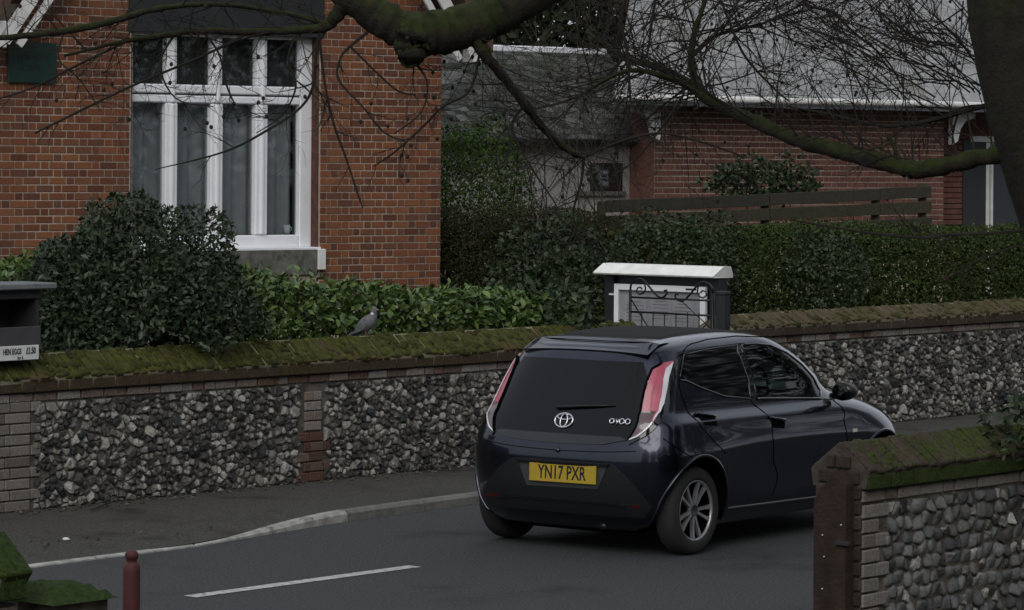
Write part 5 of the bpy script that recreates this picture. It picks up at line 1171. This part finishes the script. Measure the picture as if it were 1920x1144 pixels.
# side glass, pillars, gaps
RW = [(.606, .112, 1.330), (.675, -.025, 1.168), (.698, .21, 1.104), (.725, .477, 1.032), (.741, .795, .998), (.70, .812, 1.12), (.583, .805, 1.364), (.592, .453, 1.354)]
patch('rear_window', RW, .005, m_tint, mirror=True)
patch('door_pillar', [(.583, .815, 1.366), (.70, .822, 1.12), (.741, .803, .998), (.741, .872, .996), (.70, .885, 1.12), (.583, .865, 1.364)], .006, m_gloss, mirror=True)
FWL = [(.58, .868, 1.364), (.70, .888, 1.12), (.741, .876, .994), (.752, 1.3, .972), (.757, 1.72, .948), (.74, 1.775, 1.00), (.70, 1.70, 1.10), (.64, 1.58, 1.20), (.60, 1.42, 1.285), (.585, 1.22, 1.345), (.58, 1.05, 1.362)]
patch('front_window', FWL, .004, m_cglass, mirror=True)
def frame_ring(nm, poly, w, off, mm):
    strip(nm, poly + [poly[0]], w, off, mm, mirror=True, dens=.04)
frame_ring('window_frame', FWL, .011, .002, m_gloss); frame_ring('window_frame', RW, .007, .003, m_gloss)
patch('windscreen_pillar', [(.60, 1.43, 1.295), (.645, 1.59, 1.205), (.705, 1.715, 1.10), (.745, 1.79, 1.0), (.757, 1.74, .945), (.76, 1.90, .93), (.70, 1.93, 1.02), (.63, 1.85, 1.11), (.56, 1.70, 1.22), (.52, 1.56, 1.30)], .005, m_gloss, mirror=True)
strip('panel_gap', [(.68, -.038, 1.156), (.735, -.03, 1.05), (.773, .001, .933), (.80, .05, .85), (.82, .18, .74), (.835, .30, .66)], .004, .0, m_gap, True)
strip('panel_gap', [(.741, .80, .99), (.77, .86, .93), (.80, .92, .75), (.81, .95, .56), (.80, .96, .33)], .004, .0, m_gap, True)
strip('panel_gap', [(.606, .105, 1.335), (.585, .17, 1.372), (.553, .27, 1.396), (.51, .5, 1.415), (.49, .9, 1.422), (.51, 1.25, 1.40)], .004, .001, m_gap, True)
strip('panel_gap', [(.62, .05, 1.325), (.612, .10, 1.333), (.592, .45, 1.362), (.58, .81, 1.372), (.58, 1.05, 1.370)], .004, .002, m_gap, True)
strip('panel_gap', [(.76, 1.87, .93), (.80, 1.90, .80), (.81, 1.93, .60), (.80, 1.95, .33)], .004, .0, m_gap, True)
strip('panel_gap', [(.70, -.31, .80), (.76, -.22, .72), (.80, -.12, .665)], .004, .0, m_gap, True)
strip('sill_trim', [(.79, .40, .282), (.785, 1.0, .272), (.78, 1.7, .262), (.78, 2.05, .262)], .008, .002, m_chrome if False else plain('sill_grey', (.10, .10, .105), .4), True)
for y0, z0 in ((.05, .935), (.90, .865)):
    patch('handle_recess', [(.78, y0 + .01, z0 - .01), (.79, y0 + .20, z0 - .03), (.80, y0 + .19, z0 - .085), (.80, y0 + .04, z0 - .07)], .0015, m_gap, mirror=True)
    strip('door_handle', [(.775, y0, z0), (.782, y0 + .10, z0 - .012), (.79, y0 + .20, z0 - .028)], .0115, .012, m_paint, True)
patch('side_repeater', [(.833, 2.00, .722), (.833, 2.05, .722), (.833, 2.05, .698), (.833, 2.00, .698)], .008, plain('repeater_lens', (.75, .72, .62), .2), mirror=True)
# wheel arch lips
for yc, WR in ((0, .355), (WB_ - .04, .375)):
    for s in (1, -1):
        pts = []
        for i in range(41):
            th = rad(-22 + 224 * i / 40); y = yc + (WR + .004) * math.cos(th); z = WZ + .012 + (WR + .004) * math.sin(th)
            if z > .19: pts.append(Vector((s * (half(y, z) + .002), y, z)))
        MB().tube(pts, .012, 6).build('arch_lip', m_paint, car, True)
# wheels
def wheel(y, s):
    w = link('wheel', None, car); w.location = (s * .733, y, WZ); LOCAL.add(w); w.empty_display_size = .1
    ax = (Vector((0, 1, 0)), Vector((0, 0, 1)), Vector((s, 0, 0)))
    tp = [(.196, -.075), (.225, -.084), (.262, -.080), (.285, -.068), (.2945, -.05), (.297, -.02), (.297, .02), (.2945, .05), (.285, .068), (.262, .080), (.225, .084), (.204, .076), (.199, .06)]
    MB().lathe(tp, (0, 0, 0), 48, ax).build('tyre', m_tyre, w, True)
    rim = MB().lathe([(.199, .060), (.205, .074), (.200, .078), (.192, .070), (.190, .060)], (0, 0, 0), 48, ax).build('rim', m_alloy, w, True); MB().lathe([(.190, .060), (.184, .03), (.182, -.07)], (0, 0, 0), 48, ax).build('rim_barrel', m_gap, rim, True)  # barrel and disc: shade between the spokes put into a near-black colour
    MB().lathe([(.0001, .0), (.04, .0), (.19, -.03), (.19, -.035), (.0001, -.035)], (0, 0, 0), 32, ax).build('brake_disc', m_gap, rim, True)
    for k in range(10):
        th = rad(36 * k + (5 if k % 2 else -5) + 8); d = ax[0] * math.cos(th) + ax[1] * math.sin(th); t_ = -ax[0] * math.sin(th) + ax[1] * math.cos(th)
        vs = [d * r + t_ * (sg * wd) + ax[2] * h for r, wd, h0, h1 in ((.038, .010, .035, .060), (.12, .009, .036, .062), (.190, .014, .048, .068)) for sg, h in ((-1, h0), (1, h0), (1, h1), (-1, h1))]
        MB().add(vs, [(i * 4 + j, i * 4 + (j + 1) % 4, i * 4 + 4 + (j + 1) % 4, i * 4 + 4 + j) for i in range(2) for j in range(4)] + [(8, 9, 10, 11)]).build('spoke', m_alloy, rim)
    MB().lathe([(.050, .030), (.048, .058), (.03, .064), (.028, .060), (.0001, .060)], (0, 0, 0), 20, ax).build('hub_cap', plain('dark_alloy', (.10, .10, .105), .4, .6), rim, True)
for y in (0, WB_):
    for s in (1, -1): wheel(y, s)
# door mirrors
for s in (1, -1):
    mr = MB(); 
    for i in range(9):
        f = i / 8; y = 1.745 + .16 * f; r = .066 * math.sqrt(max(.02, 1 - (f * 1.02) ** 3)) if f else .064
        for j in range(16): a = 2 * math.pi * j / 16; mr.v.append((s * (.895 + 1.35 * r * math.cos(a) * (1 if math.cos(a) * 1 > 0 else .9)), y, 1.005 + r * math.sin(a)))
    mr.f = [(i * 16 + j, i * 16 + (j + 1) % 16, (i + 1) * 16 + (j + 1) % 16, (i + 1) * 16 + j) for i in range(8) for j in range(16)] + [tuple(8 * 16 + j for j in range(16)), tuple(range(16))]
    h = mr.build('door_mirror', m_satin, car, True)
    MB().lathe([(.0001, .003), (.055, .002), (.058, -.002)], (s * .893, 1.742, 1.005), 20, (Vector((1.3, 0, 0)), Vector((0, 0, 1)), Vector((0, -1, 0)))).build('mirror_glass', plain('mirror', (.05, .055, .055), .1, 1.), h, True)
    MB().bevbox((s * .80, 1.84, .965), (.05, .03, .022), None, .008).build('mirror_stem', m_gloss, h)
# front end
for o in patch('headlamp', [(.72, 2.70, .76), (.60, 2.92, .70), (.40, 3.02, .66), (.42, 3.0, .75), (.60, 2.86, .82), (.72, 2.62, .84)], .006, glass('lamp_glass', (.9, .9, .9)), mirror=True): pass
MB().bevbox((0, 3.10, .42), (.45, .03, .09), None, .02).build('grille', m_gloss, car); MB().bevbox((0, 3.128, .46), (.26, .006, .055), None, .003).build('front_plate', m_whiteb, car)
# glazing and cabin
ws = MB(); n = 14
for i in range(n + 1):
    z = 1.0 + .37 * i / n
    for j in range(n + 1):
        yf_ = interp(TF, z); x = (-1 + 2 * j / n) * .62 * (1 - .42 * i / n); lo, hi = yf_ - .6, yf_
        for _ in range(18):
            m = (lo + hi) / 2
            if half(m, z) > abs(x): lo = m
            else: hi = m
        ws.v.append((x, lo + .006, z))
ws.f = [(i * (n + 1) + j, i * (n + 1) + j + 1, (i + 1) * (n + 1) + j + 1, (i + 1) * (n + 1) + j) for i in range(n) for j in range(n)]
ws.build('windscreen', m_cglass, car, True)
MB().bevbox((0, 1.72, .985), (.60, .16, .035), (Vector((1, 0, 0)), Vector((0, 1, .1)).normalized(), Vector((0, -.1, 1)).normalized()), .02).build('dashboard', plain('dash_grey', (.10, .115, .11), .7), car)
sw = [Vector((.34 + .17 * math.cos(a), 1.38 + .05 * math.sin(a), 1.02 + .16 * math.sin(a))) for a in np.linspace(0, 2 * math.pi, 28)]
st_ = MB().tube(sw, .014, 8, False).build('steering_wheel', m_satin, car, True); MB().bevbox((.34, 1.385, 1.02), (.05, .02, .03), None, .01).build('steering_hub', m_satin, st_); MB().bevbox((.34, 1.385, 1.03), (.155, .008, .012), None, .004).build('steering_spoke', m_satin, st_)
for s in (.34, -.34):
    se = MB().bevbox((s, .93, 1.08), (.19, .05, .12), (Vector((1, 0, 0)), Vector((0, 1, .2)).normalized(), Vector((0, -.2, 1)).normalized()), .04).build('seat', m_int, car); MB().bevbox((s, .905, 1.26), (.10, .04, .07), None, .03).build('headrest', m_int, se)
